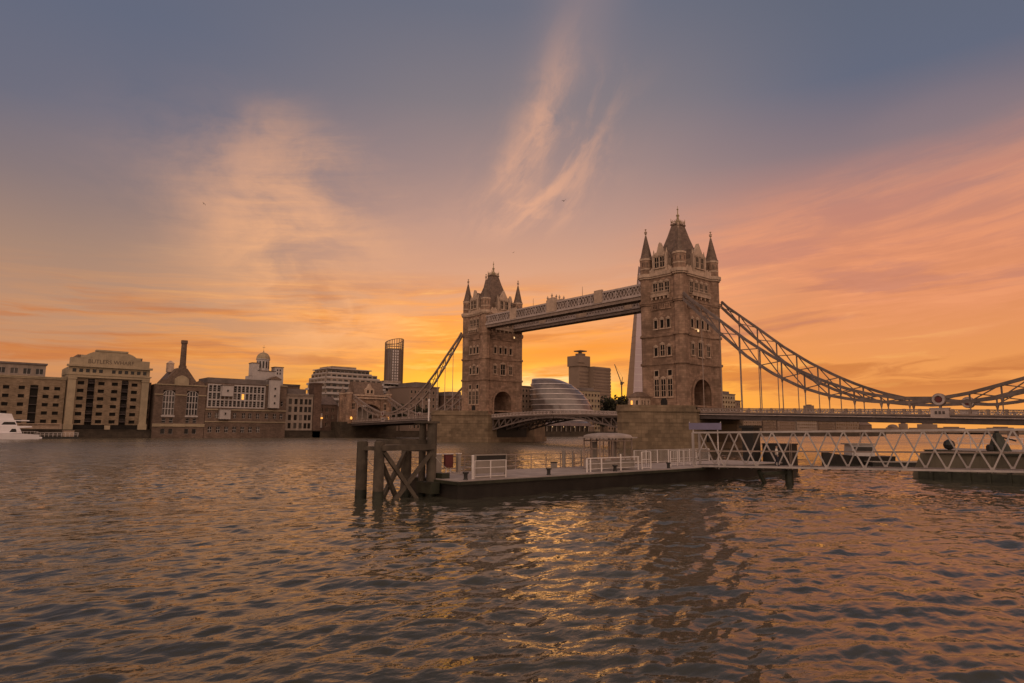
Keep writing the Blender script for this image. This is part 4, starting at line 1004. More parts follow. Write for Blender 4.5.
# --- stepped white apartments behind the gatehouse
t = thing('terraced_apartments', 'white stepped apartment block with long balconies above the gatehouse', 'apartment block', (262, -34, 3))
lev = [(17, -16, -54, 254), (20.4, -16, -54, 255), (23.8, -16, -54, 256), (27.2, -16, -54, 257), (30.4, -16.5, -53.5, 258), (33.4, -18, -52, 261), (36.2, -20, -48, 264)]
b = MB(); b.bb(258, 282, -54, -16, 3, 17); wins = []
for z, ya, yb, x in lev:
    s = MB(); s.bb(x - 2.4, 284, yb - 0.6, ya + 0.6, z, z + 0.55); s.bb(x - 2.4, x - 2.2, yb - 0.6, ya + 0.6, z + 0.55, z + 1.3); s.bb(x, 284, ya + 0.45, ya + 0.6, z + 0.55, z + 1.3); obj('balcony', s, M['white'], t)
    b.bb(x, 282, yb, ya, z + 0.55, z + 3.4)
    for i in range(4): wins.append((x + 2 + i * 5, x + 5 + i * 5, ya + 0.02, ya + 0.08, z + 0.7, z + 2.7))
    for i in range(10):
        y = yb + (ya - yb) * (i + 0.5) / 10; wins.append((x - 0.08, x - 0.02, y - 1.15, y + 1.15, z + 0.7, z + 2.7))
s = MB(); s.bb(262.5, 284, -49, -19.4, 39.6, 40.1); obj('roof', s, M['white'], t)
s = MB(); s.bb(266, 280, -40, -24, 40.1, 41.6); s.bb(265, 276, -23, -20.5, 39.9, 41.0); obj('roof_plant', s, M['concrete'], t)
obj('wall', b, M['concrete'], t)
for w_ in wins: obj('window', MB().bb(*w_), M['glassb'] if rnd.random() < 0.3 else M['glass'], t)
t = thing('balconied_block', 'flat roofed block with bright balcony bands below the round tower', 'apartment block', (262, -66, 3))
b = MB(); b.bb(262, 284, -77, -56, 3, 32); b.bb(266, 278, -72, -60, 32.8, 34.8); obj('wall', b, M['concrete'], t)
for z in (12.5, 15.9, 19.3, 22.7, 26.1, 29.5):
    s = MB(); s.bb(260, 262, -77.5, -55.5, z, z + 0.5); s.bb(260, 260.15, -77.5, -55.5, z + 0.5, z + 1.3); s.bb(262, 284, -55.98, -55.5, z, z + 1.3); obj('balcony', s, M['white'], t)
    for i in range(7): obj('window', MB().bb(261.9, 261.97, -75.6 + i * 3 - 0.9, -75.6 + i * 3 + 0.9, z + 0.6, z + 2.7), M['glass'], t)
obj('roof', MB().bb(259.5, 285, -78, -55, 32.2, 32.8), M['white'], t)
# --- round glass tower
t = thing('round_glass_tower', 'slim dark rounded glass tower rising above the balconied blocks', 'tower', (290, -80.5, 3))
TC = (292, -81.6); rt = 6.3
b = MB(); b.cyl((*TC, 3), (*TC, 58.5), rt, rt, 24); obj('wall', b, M['towerglass'], t)
b = MB()
for i in range(24):
    a = 2 * math.pi * i / 24; d = Vector((math.cos(a), math.sin(a), 0)); p = Vector((*TC, 0)) + d * rt
    b.bar(p + Vector((0, 0, 30)), p + Vector((0, 0, 64.6 - 1.6 * math.cos(a - 0.4))), 0.42, 0.4, upv=d)
obj('fin', b, M['fardark'], t)
b = MB()
for k in range(17): b.cyl((*TC, 28 + k * 1.9), (*TC, 28.35 + k * 1.9), rt + 0.06, rt + 0.06, 24)
obj('floor_edge', b, M['girder'], t)
b = MB()
for i in range(3):
    a = math.radians(146 + i * 14); d = Vector((math.cos(a), math.sin(a), 0)); p = Vector((*TC, 0)) + d * (rt + 0.05)
    for k in range(14): b.bar(p + Vector((0, 0, 31.7 + k * 1.9)), p + Vector((0, 0, 33.0 + k * 1.9)), 0.95, 0.1, upv=d)
obj('pale_window_stack', b, M['cityrib'], t)
b = MB(); n = 24
for i in range(n):
    a0, a1 = 2 * math.pi * i / n, 2 * math.pi * (i + 1) / n
    for zz_ in (60.2, 62.0): b.bar((TC[0] + rt * math.cos(a0), TC[1] + rt * math.sin(a0), zz_), (TC[0] + rt * math.cos(a1), TC[1] + rt * math.sin(a1), zz_), 0.3)
    b.bar((TC[0] + rt * math.cos(a0), TC[1] + rt * math.sin(a0), 64.4 - 1.6 * math.cos(a0 - 0.4)), (TC[0] + rt * math.cos(a1), TC[1] + rt * math.sin(a1), 64.4 - 1.6 * math.cos(a1 - 0.4)), 0.4)
obj('crown_screen', b, M['fardark'], t)
# --- blocks seen between the chains of the far side span
def simple_block(name, label, x0, x1, ya, yb, z0, z1, m_, floors, colsn, cat='building', setback=0, wm=None):
    t = thing(name, label, cat, (x0, (ya + yb) / 2, z0))
    b = MB(); b.bb(x0, x1, ya, yb, z0, z1); obj('wall', b, m_, t)
    r = MB(); r.bb(x0 - 0.4, x1 + 0.4, ya - 0.4, yb + 0.4, z1, z1 + 0.8)
    if setback: r.bb(x0 + 2, x1 - 2, ya + (yb - ya) * 0.2, yb - (yb - ya) * 0.25, z1 + 0.8, z1 + 0.8 + setback)
    obj('roof', r, M['roofgrey'], t)
    if floors:
        fh = (z1 - z0) / (floors + 0.3); pw = (yb - ya) / colsn
        me = pane(round(pw * 0.6, 2), round(fh * 0.5, 2), wm or M['glass'], M['trim'], 1, 1, fw=0.14)
        cnt = 0
        for f in range(floors):
            for c in range(colsn):
                if cnt < 96: win(t, me, x0 - 0.06, ya + pw * (c + 0.5), z0 + fh * (f + 0.35)); cnt += 1
    return t
simple_block('office_block', 'brown office block seen through the chains left of the far stone tower', 232, 256, -79, -58, 3, 29.0, M['fardark'], 6, 8, setback=2.5)
simple_block('office_block', 'lower brown office block just left of the far stone tower', 228, 250, -98, -81, 3, 24.5, M['darkbrick'], 5, 6, setback=2)
simple_block('riverside_office', 'plain brown office slab wedged between far stone tower and curved glass hall', 240, 262, -167, -145, 3, 34.0, M['far'], 8, 7)
simple_block('riverside_office', 'beige stone office block right behind the curved glass hall', 242, 268, -239, -214, 3, 34.0, M['bandstone'], 7, 7, setback=2)
simple_block('riverside_office', 'low brown block beside the dark tree near the nearer pier', 236, 256, -262, -241, 3, 27, M['far'], 6, 6)
# --- curved glass hall
t = thing('round_glass_hall', 'leaning egg shaped glass hall with stacked bands between the two stone towers', 'hall', (215, -168, 3))
rv = (RGT.x, RGT.y); fv = (FWD.x, FWD.y); HC = (214, -168.5)
prof = [(3, -18.0, 22.5), (9, -18.8, 22.6), (13, -19.2, 22.3), (17, -19.8, 21.4), (21, -20.7, 19.8), (25, -21.4, 17.4), (29, -21.7, 14.0), (32.2, -21.6, 10.2), (34.5, -21.4, 6.9), (36.2, -21.0, 3.6), (37.5, -20.9, 0.4), (38.4, -20.6, -2.5), (38.9, -20.0, -5.5)]
def hall_ring(z):
    for (za, la, ra), (zb, lb, rb) in zip(prof, prof[1:]):
        if za <= z <= zb:
            f = (z - za) / (zb - za); return la + (lb - la) * f, ra + (rb - ra) * f
    return prof[-1][1:]
def ringpts(z, grow=0.0, n=40):
    l, r = hall_ring(z); c, a = (l + r) / 2, (r - l) / 2 + grow; bdep = a * 0.95
    return [(HC[0] + rv[0] * (c + a * math.cos(q)) + fv[0] * bdep * math.sin(q), HC[1] + rv[1] * (c + a * math.cos(q)) + fv[1] * bdep * math.sin(q), z) for q in [2 * math.pi * i / n for i in range(n)]]
def loft(mb, levels, cap=True):
    n = len(levels[0]); vs = [p for l in levels for p in l]
    fs = [(k * n + i, k * n + (i + 1) % n, (k + 1) * n + (i + 1) % n, (k + 1) * n + i) for k in range(len(levels) - 1) for i in range(n)]
    if cap: fs += [tuple(range((len(levels) - 1) * n, len(levels) * n))]
    mb.raw(vs, fs)
b = MB(); zs = [3 + 35.8 * i / 30 for i in range(31)]; loft(b, [ringpts(z) for z in zs]); obj('glazing', b, M['cityglass'], t, smooth=True)
for k in range(9):
    z = 6.5 + k * 3.5; b = MB(); loft(b, [ringpts(z, 0.35), ringpts(z + 0.55, 0.35)], False); loft(b, [ringpts(z + 0.55, 0.35), ringpts(z + 0.56, -0.5)], False); loft(b, [ringpts(z - 0.01, -0.5), ringpts(z, 0.35)], False); obj('floor_band', b, M['cityrib'], t)
b = MB(); loft(b, [ringpts(38.0, 0.2), ringpts(38.8, 0.3), ringpts(38.8, -0.1)]); obj('roof_rim', b, M['cityrib'], t)
# low curved pavilion on the quay seen under the drawbridge
t = thing('quay_pavilion', 'low glazed pavilion with curved roof and lamps seen below the drawbridge', 'pavilion', (184, -138, 3))
b = MB(); b.bb(184, 198, -163, -104, 3, 6.6); obj('glazing', b, M['glass'], t)
b = MB(); pts = [(182.6, 6.6), (199, 6.6), (199, 9.6), (192, 10.2), (186, 9.7), (183.2, 8.4)]; b.exty(pts, -163, -108)
for k in range(8):
    a0 = math.pi / 2 * k / 8; a1 = math.pi / 2 * (k + 1) / 8
    b.exty([(182.6 + 2 * math.sin(a0), 6.6), (199, 6.6), (199, 6.6 + 3.0 * math.cos(a1)), (190, 6.6 + 3.4 * math.cos(a1)), (184 + 2 * math.sin(a0), 6.6 + 3.0 * math.cos(a1))], -163 - 3.4 * math.sin(a1), -163 - 3.4 * math.sin(a0) - 0.0)
obj('roof', b, M['cityglass'], t)
b = MB()
for i in range(15): b.bb(183.2, 183.6, -162 + i * 4.1, -161.6 + i * 4.1, 3.2, 6.6)
obj('column', b, M['board'], t)
for i in range(6):
    b = MB(); b.lathe((182.9, -158 + i * 9.6, 5.7), [(0.08, 0), (0.2, 0.15), (0.18, 0.4), (0.05, 0.5)], 8); obj('lamp', b, M['lampw'], t)
# hospital towers
t = thing('hospital_tower', 'tall brown concrete hospital tower with flared top and lower slab wing', 'tower', (592, -580, 3))
b = MB(); b.bb(590, 612, -592, -570, 3, 103); b.bb(588, 613, -593.5, -568, 103, 119); b.bb(586.5, 590, -580, -566.5, 108, 114); obj('tower_shaft', b, M['far'], t)
b = MB(); b.bb(580, 604, -632, -592.5, 3, 103); obj('slab_wing', b, M['far'], t)
b = MB(); b.bb(593, 604, -588, -577, 119, 123.5); b.bb(591.5, 606, -590, -575.5, 126.5, 128.2); b.bb(597, 601, -584.5, -580.5, 123.5, 126.5); obj('plant_room', b, M['fardark'], t)
b = MB()
for k in range(13):
    b.bb(579.4, 580, -632.3, -592.6, 40 + k * 4.8, 42 + k * 4.8)
for k in range(4): b.bb(579.3, 580, -632.3, -592.6, 99.4 - k * 27, 101.4 - k * 27)
obj('window_band', b, M['fardark'], t)
b = MB()
for k in range(9): b.bb(589.5, 590, -591, -571, 50 + k * 5.4, 52 + k * 5.4)
obj('window_band', b, M['fardark'], t)
t.location = Vector(t.location) + Vector((-5.5, -6.4, -1.5))
# pyramid skyscraper
t = thing('glass_pyramid_skyscraper', 'very tall tapering glass spire half hidden behind the nearer stone tower', 'skyscraper', (620, -778, 3))
SC_ = Vector((620.5, -778.6, 0))
def shp(z):
    w_ = 34.0 * (1 - z / 335.0); d = 30.0 * (1 - z / 335.0)
    r_, f_ = Vector((RGT.x, RGT.y, 0)), Vector((FWD.x, FWD.y, 0))
    return [SC_ - r_ * w_ * 1.02 + f_ * d * 0.35 + Vector((0, 0, z)), SC_ - r_ * w_ * 0.80 - f_ * d + Vector((0, 0, z)), SC_ + r_ * w_ * 0.8 - f_ * d * 0.8 + Vector((0, 0, z)), SC_ + r_ * w_ + f_ * d * 0.5 + Vector((0, 0, z)), SC_ + f_ * d + Vector((0, 0, z))]
for i, nm in enumerate(('facet', 'facet', 'facet', 'facet', 'facet')):
    b = MB(); p0, p1 = shp(3), shp(300 - (i % 2) * 14); j = (i + 1) % 5
    c0, c1 = SC_ + Vector((0, 0, 3)), SC_ + Vector((0, 0, 250))
    b.raw([p0[i], p0[j], p1[j], p1[i]], [(0, 1, 2, 3)])
    for k in range(24):
        z = 20 + k * 11.5; q = shp(z); q2 = shp(z + 0.8); o_ = (q[i] + q[j]) / 2 - Vector((SC_.x, SC_.y, z)); o_.normalize()
        b.m(1).raw([q[i] + o_ * .3, q[j] + o_ * .3, q2[j] + o_ * .3, q2[i] + o_ * .3], [(0, 1, 2, 3)]); b.m(0)
    obj(nm, b, [M['shardedge'] if i in (0,) else M['shard'], M['shardedge'] if i == 0 else M['cityrib']], t)  # left facet darker; the others hold reflected sky in their colour
# crane
t = thing('luffing_crane', 'thin construction crane with raised jib left of the glass spire', 'crane', (482, -554, 3))
b = MB(); b.bar((482, -554, 3), (482, -554, 68), 1.2); obj('mast', b, M['girder'], t)
J = Vector((482, -554, 68)); rvec = Vector((RGT.x, RGT.y, 0))
b = MB(); tip = J - rvec * 9.5 + Vector((0, 0, 27)); 
for s_ in (-0.45, 0.45): b.bar(J + rvec * s_, tip + rvec * s_ * 0.4, 0.5)
for k in range(9):
    f0, f1 = k / 9, (k + 1) / 9; b.bar(J + (tip - J) * f0 - rvec * 0.45, J + (tip - J) * f1 + rvec * 0.4, 0.3)
obj('jib', b, M['girder'], t)
b = MB(); b.bar(J, J + rvec * 3.5 + Vector((0, 0, 1.5)), 1.8); b.bar(J + Vector((0, 0, 0)), J + rvec * 1.5 + Vector((0, 0, 9)), 0.6); b.bar(J + rvec * 1.5 + Vector((0, 0, 9)), tip, 0.18); b.bb(J.x - 1.3, J.x + 1.3, J.y - 1.3, J.y + 1.3, J.z - 1.5, J.z + 2.5); obj('cab', b, M['girder'], t)
# --- right of the nearer tower, and the row that runs on under the deck
simple_block('riverside_office', 'stone fronted riverside block rising above the deck right of the nearer tower', 190, 210, -350, -322, 3, 34, M['bandstone'], 8, 7, setback=2)
simple_block('riverside_office', 'darker stepped annex beside the stone block right of the nearer tower', 191, 208, -360, -350.8, 3, 29, M['fardark'], 7, 3)
specs = [(-362, -392, 13.0, 'far', 'long tan quayside block nearest the pier under the road deck'), (-394, -418, 15.0, 'redbrick', 'red brick quayside warehouse under the road deck'), (-420, -455, 13.5, 'fardark', 'dark low quayside block with flat roof under the road deck'),
         (-457, -500, 15.5, 'concrete', 'pale concrete quayside block under the road deck'), (-502, -540, 14.0, 'redbrick', 'wide red quayside building under the middle of the deck'), (-542, -600, 16.5, 'far', 'broad tan quayside building near the end of the quay')]
for a, c, h, m_, lab in specs: simple_block('quayside_building', lab, 190, 206, c, a, 3, h, M[m_], 4, 10)
t = thing('gabled_warehouse', 'last quayside warehouse with sloping roof end before the open sky', 'warehouse', (190, -618, 3))
b = MB(); b.bb(190, 206, -634, -602, 3, 11.5); obj('wall', b, M['redbrick'], t)
b = MB(); b.raw([(189.5, -601.5, 11.5), (206.5, -601.5, 11.5), (206.5, -634.5, 11.5), (189.5, -634.5, 11.5), (198, -603, 19.5), (198, -624, 19.5)], [(0, 1, 4), (1, 2, 5, 4), (2, 3, 5), (3, 0, 4, 5)]); obj('roof', b, M['slate'], t)
# distant skyline: every block its own thing
sky = [('slab tower', 628, -1430, 9, 9, 66, 'lone square tower block standing above the road deck'), ('dome', 504, -1602, 12, 10, 15.0, 'small distant rounded block under the deck'), ('tower', 487, -1622, 8, 7, 24, 'small distant tower under the deck'),
       ('wide', 449, -1668, 16, 20, 23, 'wide flat distant block under the right part of the deck'), ('low', 470, -1640, 16, 14, 12, 'low distant block between the small tower and the wide block'), ('low', 528, -1570, 30, 24, 10, 'low distant terrace left of the rounded block'),
       ('low', 410, -1705, 26, 16, 15, 'distant block right of the wide flat block'), ('low', 372, -1745, 30, 16, 10, 'low distant terrace at the right of the skyline'), ('low', 330, -1790, 24, 16, 16, 'distant block at far right under the deck'), ('low', 280, -1815, 34, 16, 12, 'rightmost distant terrace under the deck')]
for kind, x, y, a, c, h, lab in sky:
    t = thing('distant_block', lab, 'building', (x, y, 3))
    b = MB(); b.bb(x - a, x + a, y - c, y + c, 3, h); obj('wall', b, M['far'], t)
    r = MB(); 
    if kind == 'dome': r.lathe((x, y, h), [(a * math.cos(q), a * 0.6 * math.sin(q)) for q in [math.pi / 2 * i / 5 for i in range(5)]] + [(0.3, a * 0.6)], 10)
    else: r.bb(x - a * 0.6, x + a * 0.5, y - c * 0.5, y + c * 0.6, h, h + 2.2)
    obj('roof', r, M['fardark'], t)
# arched road bridge far upstream
t = thing('low_road_bridge', 'low dark road bridge crossing the river far upstream under the deck', 'bridge', (200, -1000, 0))
b = MB(); b.bb(-300, 180, -1010, -996, 8.2, 10.0); obj('deck', b, M['fardark'], t)
for x in (-170, -60, 50, 140):
    b = MB(); b.bb(x - 5, x + 5, -1012, -994, -1.5, 8.2); obj('pier', b, M['fardark'], t)
# --- trees
def leaf_tree(loc, h, rad, label, seed, n=900, ls=0.9, group=None):
    r = random.Random(seed); t = thing('broadleaf_tree', label, 'tree', loc, group)
    x, y, z = loc; tr = MB(); tr.cyl((x, y, z), (x + 0.2, y, z + h * 0.45), h * 0.03, h * 0.018, 7)
    for k in range(6):
        a = r.uniform(0, 6.28); p = (x + 0.15, y, z + h * r.uniform(0.25, 0.42)); q = (x + math.cos(a) * rad * 0.6, y + math.sin(a) * rad * 0.6, z + h * r.uniform(0.55, 0.85)); tr.cyl(p, q, h * 0.012, h * 0.004, 5)
    obj('trunk', tr, M['bark'], t)
    cl = [(r.uniform(-0.62, 0.62) * rad, r.uniform(-0.62, 0.62) * rad, h * r.uniform(0.38, 0.84), rad * r.uniform(0.28, 0.5)) for _ in range(14)]
    c = MB()
    for i in range(n):
        a, b_, cz, cr = cl[i % len(cl)]; d = Vector((r.gauss(0, 1), r.gauss(0, 1), r.gauss(0, 0.85))).normalized() * cr * r.uniform(0.45, 1.05)
        p = Vector((x + a, y + b_, z + cz)) + d; u = Vector((r.gauss(0, 1), r.gauss(0, 1), r.gauss(0, 1))).normalized(); v = u.cross(Vector((r.gauss(0, 1), r.gauss(0, 1), r.gauss(0, 1)))).normalized(); s_ = ls * r.uniform(0.6, 1.3)
        c.face(p - u * s_, p + v * s_ * 0.6, p + u * s_, p - v * s_ * 0.6)
    obj('crown', c, M['leaf'], t); return t
leaf_tree((200, -207, 3), 26, 10.5, 'big dark tree beside the nearer pier, right of the curved glass hall', 3, 1500, 1.2)
leaf_tree((196, -190, 3), 13, 6, 'smaller dark tree just right of the curved glass hall', 5, 700, 0.8)
leaf_tree((200, -226, 3), 15, 7, 'dark round tree close against the nearer pier', 6, 800, 0.9)
for k, (y, h, lab) in enumerate([(-22, 13, 'dark tree right behind the gatehouse on the far bank'), (-36, 15, 'dark tree below the terraced apartments'), (-50, 14, 'dark tree below the balconied block'), (-66, 13, 'dark tree seen through the far chains'), (-84, 14, 'dark tree beside the far stone tower')]):
    leaf_tree((206, y, 3), h, 6.0, lab, 20 + k, 700, 0.8)
leaf_tree((186, -300, 3), 11, 5, 'dark quayside tree just right of the nearer pier under the deck', 31, 600, 0.8)
# street lamps with orange light
def street_lamp(x, y, z, h, label):
    t = thing('street_lamp', label, 'street lamp', (x, y, z))
    b = MB(); b.cyl((x, y, z), (x, y, z + h), 0.16, 0.1, 8); b.bar((x, y, z + h), (x - 1.6, y, z + h + 0.2), 0.12); obj('pole', b, M['steel'], t)
    b = MB(); b.bb(x - 3.0, x - 1.2, y - 0.9, y + 0.9, z + h + 0.05, z + h + 0.7); obj('lamp_head', b, M['lamp'], t)
street_lamp(183, -189, 3.2, 17.0, 'tall lamp with glowing orange head near the curved glass hall')
street_lamp(183, 20.5, 3.2, 5.2, 'short lamp with orange glow beside the dark brick stack')
# ------------------------------------------------------------------ pontoon pier in front
t = thing('floating_pontoon', 'long black hulled floating landing pontoon with grey deck', 'pontoon', (-64, 103, 0))
Y0, Y1, DZ = 81.0, 123.0, 1.22
b = MB(); b.exty([(-67.8, -0.9), (-61.3, -0.9), (-61.0, DZ - 0.08), (-68.0, DZ - 0.08)], Y0, Y1); obj('hull', b, M['hull'], t)
b = MB(); b.bb(-68.02, -60.9, Y0, Y1 + 0.02, DZ - 0.08, DZ); obj('deck', b, M['deck'], t)
b = MB(); b.bb(-68.2, -68.03, Y0 + 1, Y1, DZ - 0.26, DZ - 0.06); b.bb(-68.2, -61.2, Y1 + 0.025, Y1 + 0.2, DZ - 0.26, DZ - 0.06); obj('rubbing_strake', b, M['tar'], t)
b = MB(); b.bb(-66.2, -64.4, Y1 + 0.22, Y1 + 0.9, 0.3, DZ - 0.2); b.bb(-66.0, -65.0, Y1 - 0.7, Y1 - 0.1, DZ, DZ + 0.35); obj('bow_fender', b, M['tar'], t)
for y, lab in ((122.05, 'black bollard beside the white railing post at the pontoon bow'), (114.55, 'black bollard alone on the open middle deck'), (107.2, 'black bollard in front of the shelter counter'), (100.1, 'black bollard right of the shelter')):
    o = MB(); o.lathe((-67.45, y, DZ), [(0.17, 0), (0.13, 0.1), (0.13, 0.36), (0.22, 0.42), (0.2, 0.5)], 10); q = obj('bollard', o, M['black'], None); tag(q, lab, 'bollard', 'bollards on the pontoon edge')
def railing(name, label, pts, h, rails, pw, rw, m_, z=1.22, every=None, panel=None):
    t = thing(name, label, 'railing', (*pts[0], z))
    r = MB()
    for (xa, ya), (xb, yb) in zip(pts, pts[1:]):
        L = math.hypot(xb - xa, yb - ya); n = max(1, round(L / every))
        for i in range(n + 1):
            x, y = xa + (xb - xa) * i / n, ya + (yb - ya) * i / n; obj('post', MB().cyl((x, y, z), (x, y, z + h), pw, pw, 6), m_, t)
        for f in rails: r.cyl((xa, ya, z + h * f), (xb, yb, z + h * f), rw, rw, 6)
        if panel:
            m = int(L / panel)
            for i in range(m): x, y = xa + (xb - xa) * i / m, ya + (yb - ya) * i / m; r.cyl((x, y, z + h * rails[-1]), (x, y, z + h), rw * 0.55, rw * 0.55, 4)
    obj('rail', r, m_, t); return t
railing('thin_railing', 'thin rusty railing along the far edge of the pontoon', [(-61.15, 122.7), (-61.15, 103.6)], 1.2, (1.0, 0.62, 0.25), 0.045, 0.034, M['steel'], every=1.7)
railing('white_railing', 'white barred railing on the far edge near the gangway', [(-61.2, 97.0), (-61.2, 84)], 1.3, (1.0, 0.1), 0.06, 0.026, M['rail'], every=1.9, panel=0.2)
railing('white_railing', 'white barred railing on the near edge right of the shelter', [(-67.0, 103.2), (-67.0, 102.0)], 1.45, (1.0, 0.55, 0.08), 0.06, 0.03, M['rail'], every=1.2, panel=0.25)
railing('white_railing', 'short white railing right beside the gangway foot', [(-65.6, 97.2), (-65.4, 92.8)], 1.4, (1.0, 0.5, 0.08), 0.05, 0.026, M['rail'], every=1.2, panel=0.25)
railing('white_railing', 'white two-bar railing before the grey board at the bow', [(-67.3, 121.2), (-67.3, 118.5)], 1.18, (1.0, 0.6, 0.12), 0.04, 0.026, M['rail'], every=1.4)
tag(obj('railing_post', MB().cyl((-67.35, 121.4, 1.22), (-67.35, 121.4, 2.72), 0.09, 0.09, 10).cyl((-67.35, 121.4, 2.72), (-67.35, 121.4, 2.78), 0.11, 0.07, 10), M['rail']), 'thick white post left of the grey board on the pontoon', 'post')
t = thing('deck_board', 'wide grey board in a dark topped frame standing on the pontoon bow', 'board', (-66.8, 119.4, 1.22))
b = MB(); b.bb(-66.75, -66.68, 118.1, 120.65, 1.5, 2.4); b.m(1).bb(-66.77, -66.66, 118.1, 120.65, 2.4, 2.7); obj('panel', b, [M['board'], M['black']], t)
b = MB(); b.bb(-66.82, -66.62, 118.0, 120.8, 2.7, 2.78); b.bb(-66.82, -66.62, 118.0, 118.08, 1.22, 2.7); b.bb(-66.82, -66.62, 120.7, 120.78, 1.22, 2.7); b.bb(-66.8, -66.64, 118.08, 120.7, 1.22, 1.36); obj('frame', b, M['board'], t)
t = thing('lifebuoy_cabinet', 'dark red lifebuoy cabinet on the far rail of the pontoon bow', 'cabinet', (-61.5, 119.2, 1.22))
b = MB(); b.bb(-61.55, -61.3, 118.85, 119.55, 1.6, 2.6); obj('box', b, M['red'], t)
b = MB(); b.cyl((-61.42, 119.0, 1.22), (-61.42, 119.0, 1.6), 0.05, 0.05, 6); b.cyl((-61.42, 119.4, 1.22), (-61.42, 119.4, 1.6), 0.05, 0.05, 6); b.bb(-61.6, -61.25, 118.8, 119.6, 2.6, 2.65); obj('stand', b, M['rail'], t)
for y, w_, lab in ((120.2, 0.3, 'grey service cabinet at the very bow by the big pile'), (118.25, 0.13, 'slim grey service post right of the red cabinet')):
    t = thing('service_cabinet', lab, 'cabinet', (-61.4, y, 1.22))
    b = MB(); b.bb(-61.55, -61.25, y - w_, y + w_, 1.22, 2.6); obj('box', b, M['board'], t); b = MB(); b.bb(-61.6, -61.2, y - w_ - 0.04, y + w_ + 0.04, 2.6, 2.66); obj('lid', b, M['rail'], t)
for x, y, h, r, lab in ((-61.4, 106.9, 1.45, 0.16, 'thick grey post on the far deck left of the shelter'), (-61.4, 105.8, 1.35, 0.08, 'slim brown post second left of the shelter'), (-61.4, 104.7, 1.4, 0.06, 'thin brown post close left of the shelter')):
    tag(obj('mooring_post', MB().cyl((x, y, 1.22), (x, y, 1.22 + h), r, r, 10).cyl((x, y, 1.22 + h), (x, y, 1.28 + h), r * 1.25, r * 1.1, 10), M['board']), lab, 'post')
t = thing('hose_box', 'low dark box on the far deck between the bow board and shelter', 'box', (-61.8, 108.4, 1.22))
b = MB(); b.bb(-61.9, -61.5, 108.2, 108.6, 1.22, 1.7); obj('body', b, M['board'], t); b = MB(); b.bb(-61.95, -61.45, 108.15, 108.65, 1.7, 1.76); obj('lid', b, M['black'], t)
# waiting shelter
t = thing('waiting_shelter', 'pale shelter with shallow curved roof and glass sides on the pontoon', 'shelter', (-64.8, 104.95, 1.22))
sx0, sx1, sy0, sy1 = -65.7, -63.9, 102.9, 107.0
b = MB(); b.bb(sx0 - 0.35, sx1 + 0.35, sy0 - 0.35, sy1 + 0.35, 3.80, 3.90)
n = 10
for i in range(n):
    z0 = 3.90 + 0.034 * i; f0 = 1 - (i / n) ** 2.6 * 0.75; b.frustum(((sx0 + sx1) / 2, (sy0 + sy1) / 2), z0, z0 + 0.034, 1.0 * f0, 2.0 * (1 - (i / n) ** 3 * 0.5), 1.0 * (1 - ((i + 1) / n) ** 2.6 * 0.75), 2.0 * (1 - ((i + 1) / n) ** 3 * 0.5))
obj('roof', b, M['deck'], t)
for x in (sx0, sx1):
    for y in (sy0, sy0 + 0.95, sy1 - 1.6, sy1):
        obj('post', MB().cyl((x, y, 1.22), (x, y, 3.80), 0.05, 0.05, 8), M['steel'], t)
for y0, y1 in ((sy1 - 1.6, sy1 - 0.9), (sy0 + 0.05, sy0 + 0.6)):
    b = MB(); b.bb(sx1 - 0.02, sx1 + 0.02, y0, y1, 1.9, 3.5); b.m(1)
    for q in (y0, y1): b.bb(sx1 - 0.05, sx1 + 0.05, q - 0.04, q + 0.04, 1.9, 3.5)
    obj('glass_panel', b, [M['board'], M['steel']], t)
for x_, y0, y1 in ((sx1, sy0, sy1), (sx0, sy0 + 1.0, sy1 - 1.7)):
    b = MB(); b.bb(x_ - 0.03, x_ + 0.03, y0, y1, 1.30, 1.98); obj('lower_panel', b, M['deck'], t)
for y_ in (sy0, sy1):
    b = MB(); b.bb(sx0 + 0.06, sx1 - 0.06, y_ - 0.03, y_ + 0.03, 1.30, 1.98); obj('lower_panel', b, M['deck'], t)
    b = MB()
    for k in range(3): xq = sx0 + 0.06 + (sx1 - sx0 - 0.12) * k / 2; b.bb(xq - 0.025, xq + 0.025, y_ - 0.03, y_ + 0.03, 1.98, 3.8)
    b.bb(sx0, sx1, y_ - 0.03, y_ + 0.03, 2.9, 2.95); obj('side_frame', b, M['steel'], t)
b = MB()
for k in range(6): yq = sy0 + (sy1 - sy0) * k / 5; b.bb(sx1 - 0.025, sx1 + 0.025, yq - 0.03, yq + 0.03, 1.98, 3.8)
obj('mullion', b, M['steel'], t)
b = MB(); b.bar((sx0, sy0, 2.05), (sx0, sy1, 2.05), 0.08); b.bar((sx1, sy0, 2.05), (sx1, sy1, 2.05), 0.08); b.bar((sx0, sy0, 3.6), (sx0, sy1, 3.6), 0.1); b.bar((sx1, sy0, 3.6), (sx1, sy1, 3.6), 0.1); obj('beam', b, M['steel'], t)
t = thing('ticket_counter', 'white low railed counter along the front of the shelter', 'counter', (-67.0, 106.6, 1.22))
b = MB(); b.bb(-66.7, -66.55, 103.8, 109.4, 1.45, 2.0); b.bb(-66.75, -66.4, 103.8, 109.4, 1.36, 1.42); obj('panel', b, M['board'], t)
b = MB(); b.bar((-67.0, 103.6, 2.28), (-67.0, 109.9, 2.28), 0.08); b.bar((-67.0, 103.6, 1.85), (-67.0, 109.9, 1.85), 0.035); b.bar((-67.0, 103.6, 1.45), (-67.0, 109.9, 1.45), 0.035); obj('rail', b, M['rail'], t)
for y in (103.7, 105.95, 108.3, 109.6, 110.0): obj('post', MB().cyl((-67.0, y, 1.22), (-67.0, y, 2.3 if y != 105.95 else 2.55), 0.06, 0.06, 8), M['rail'], t)
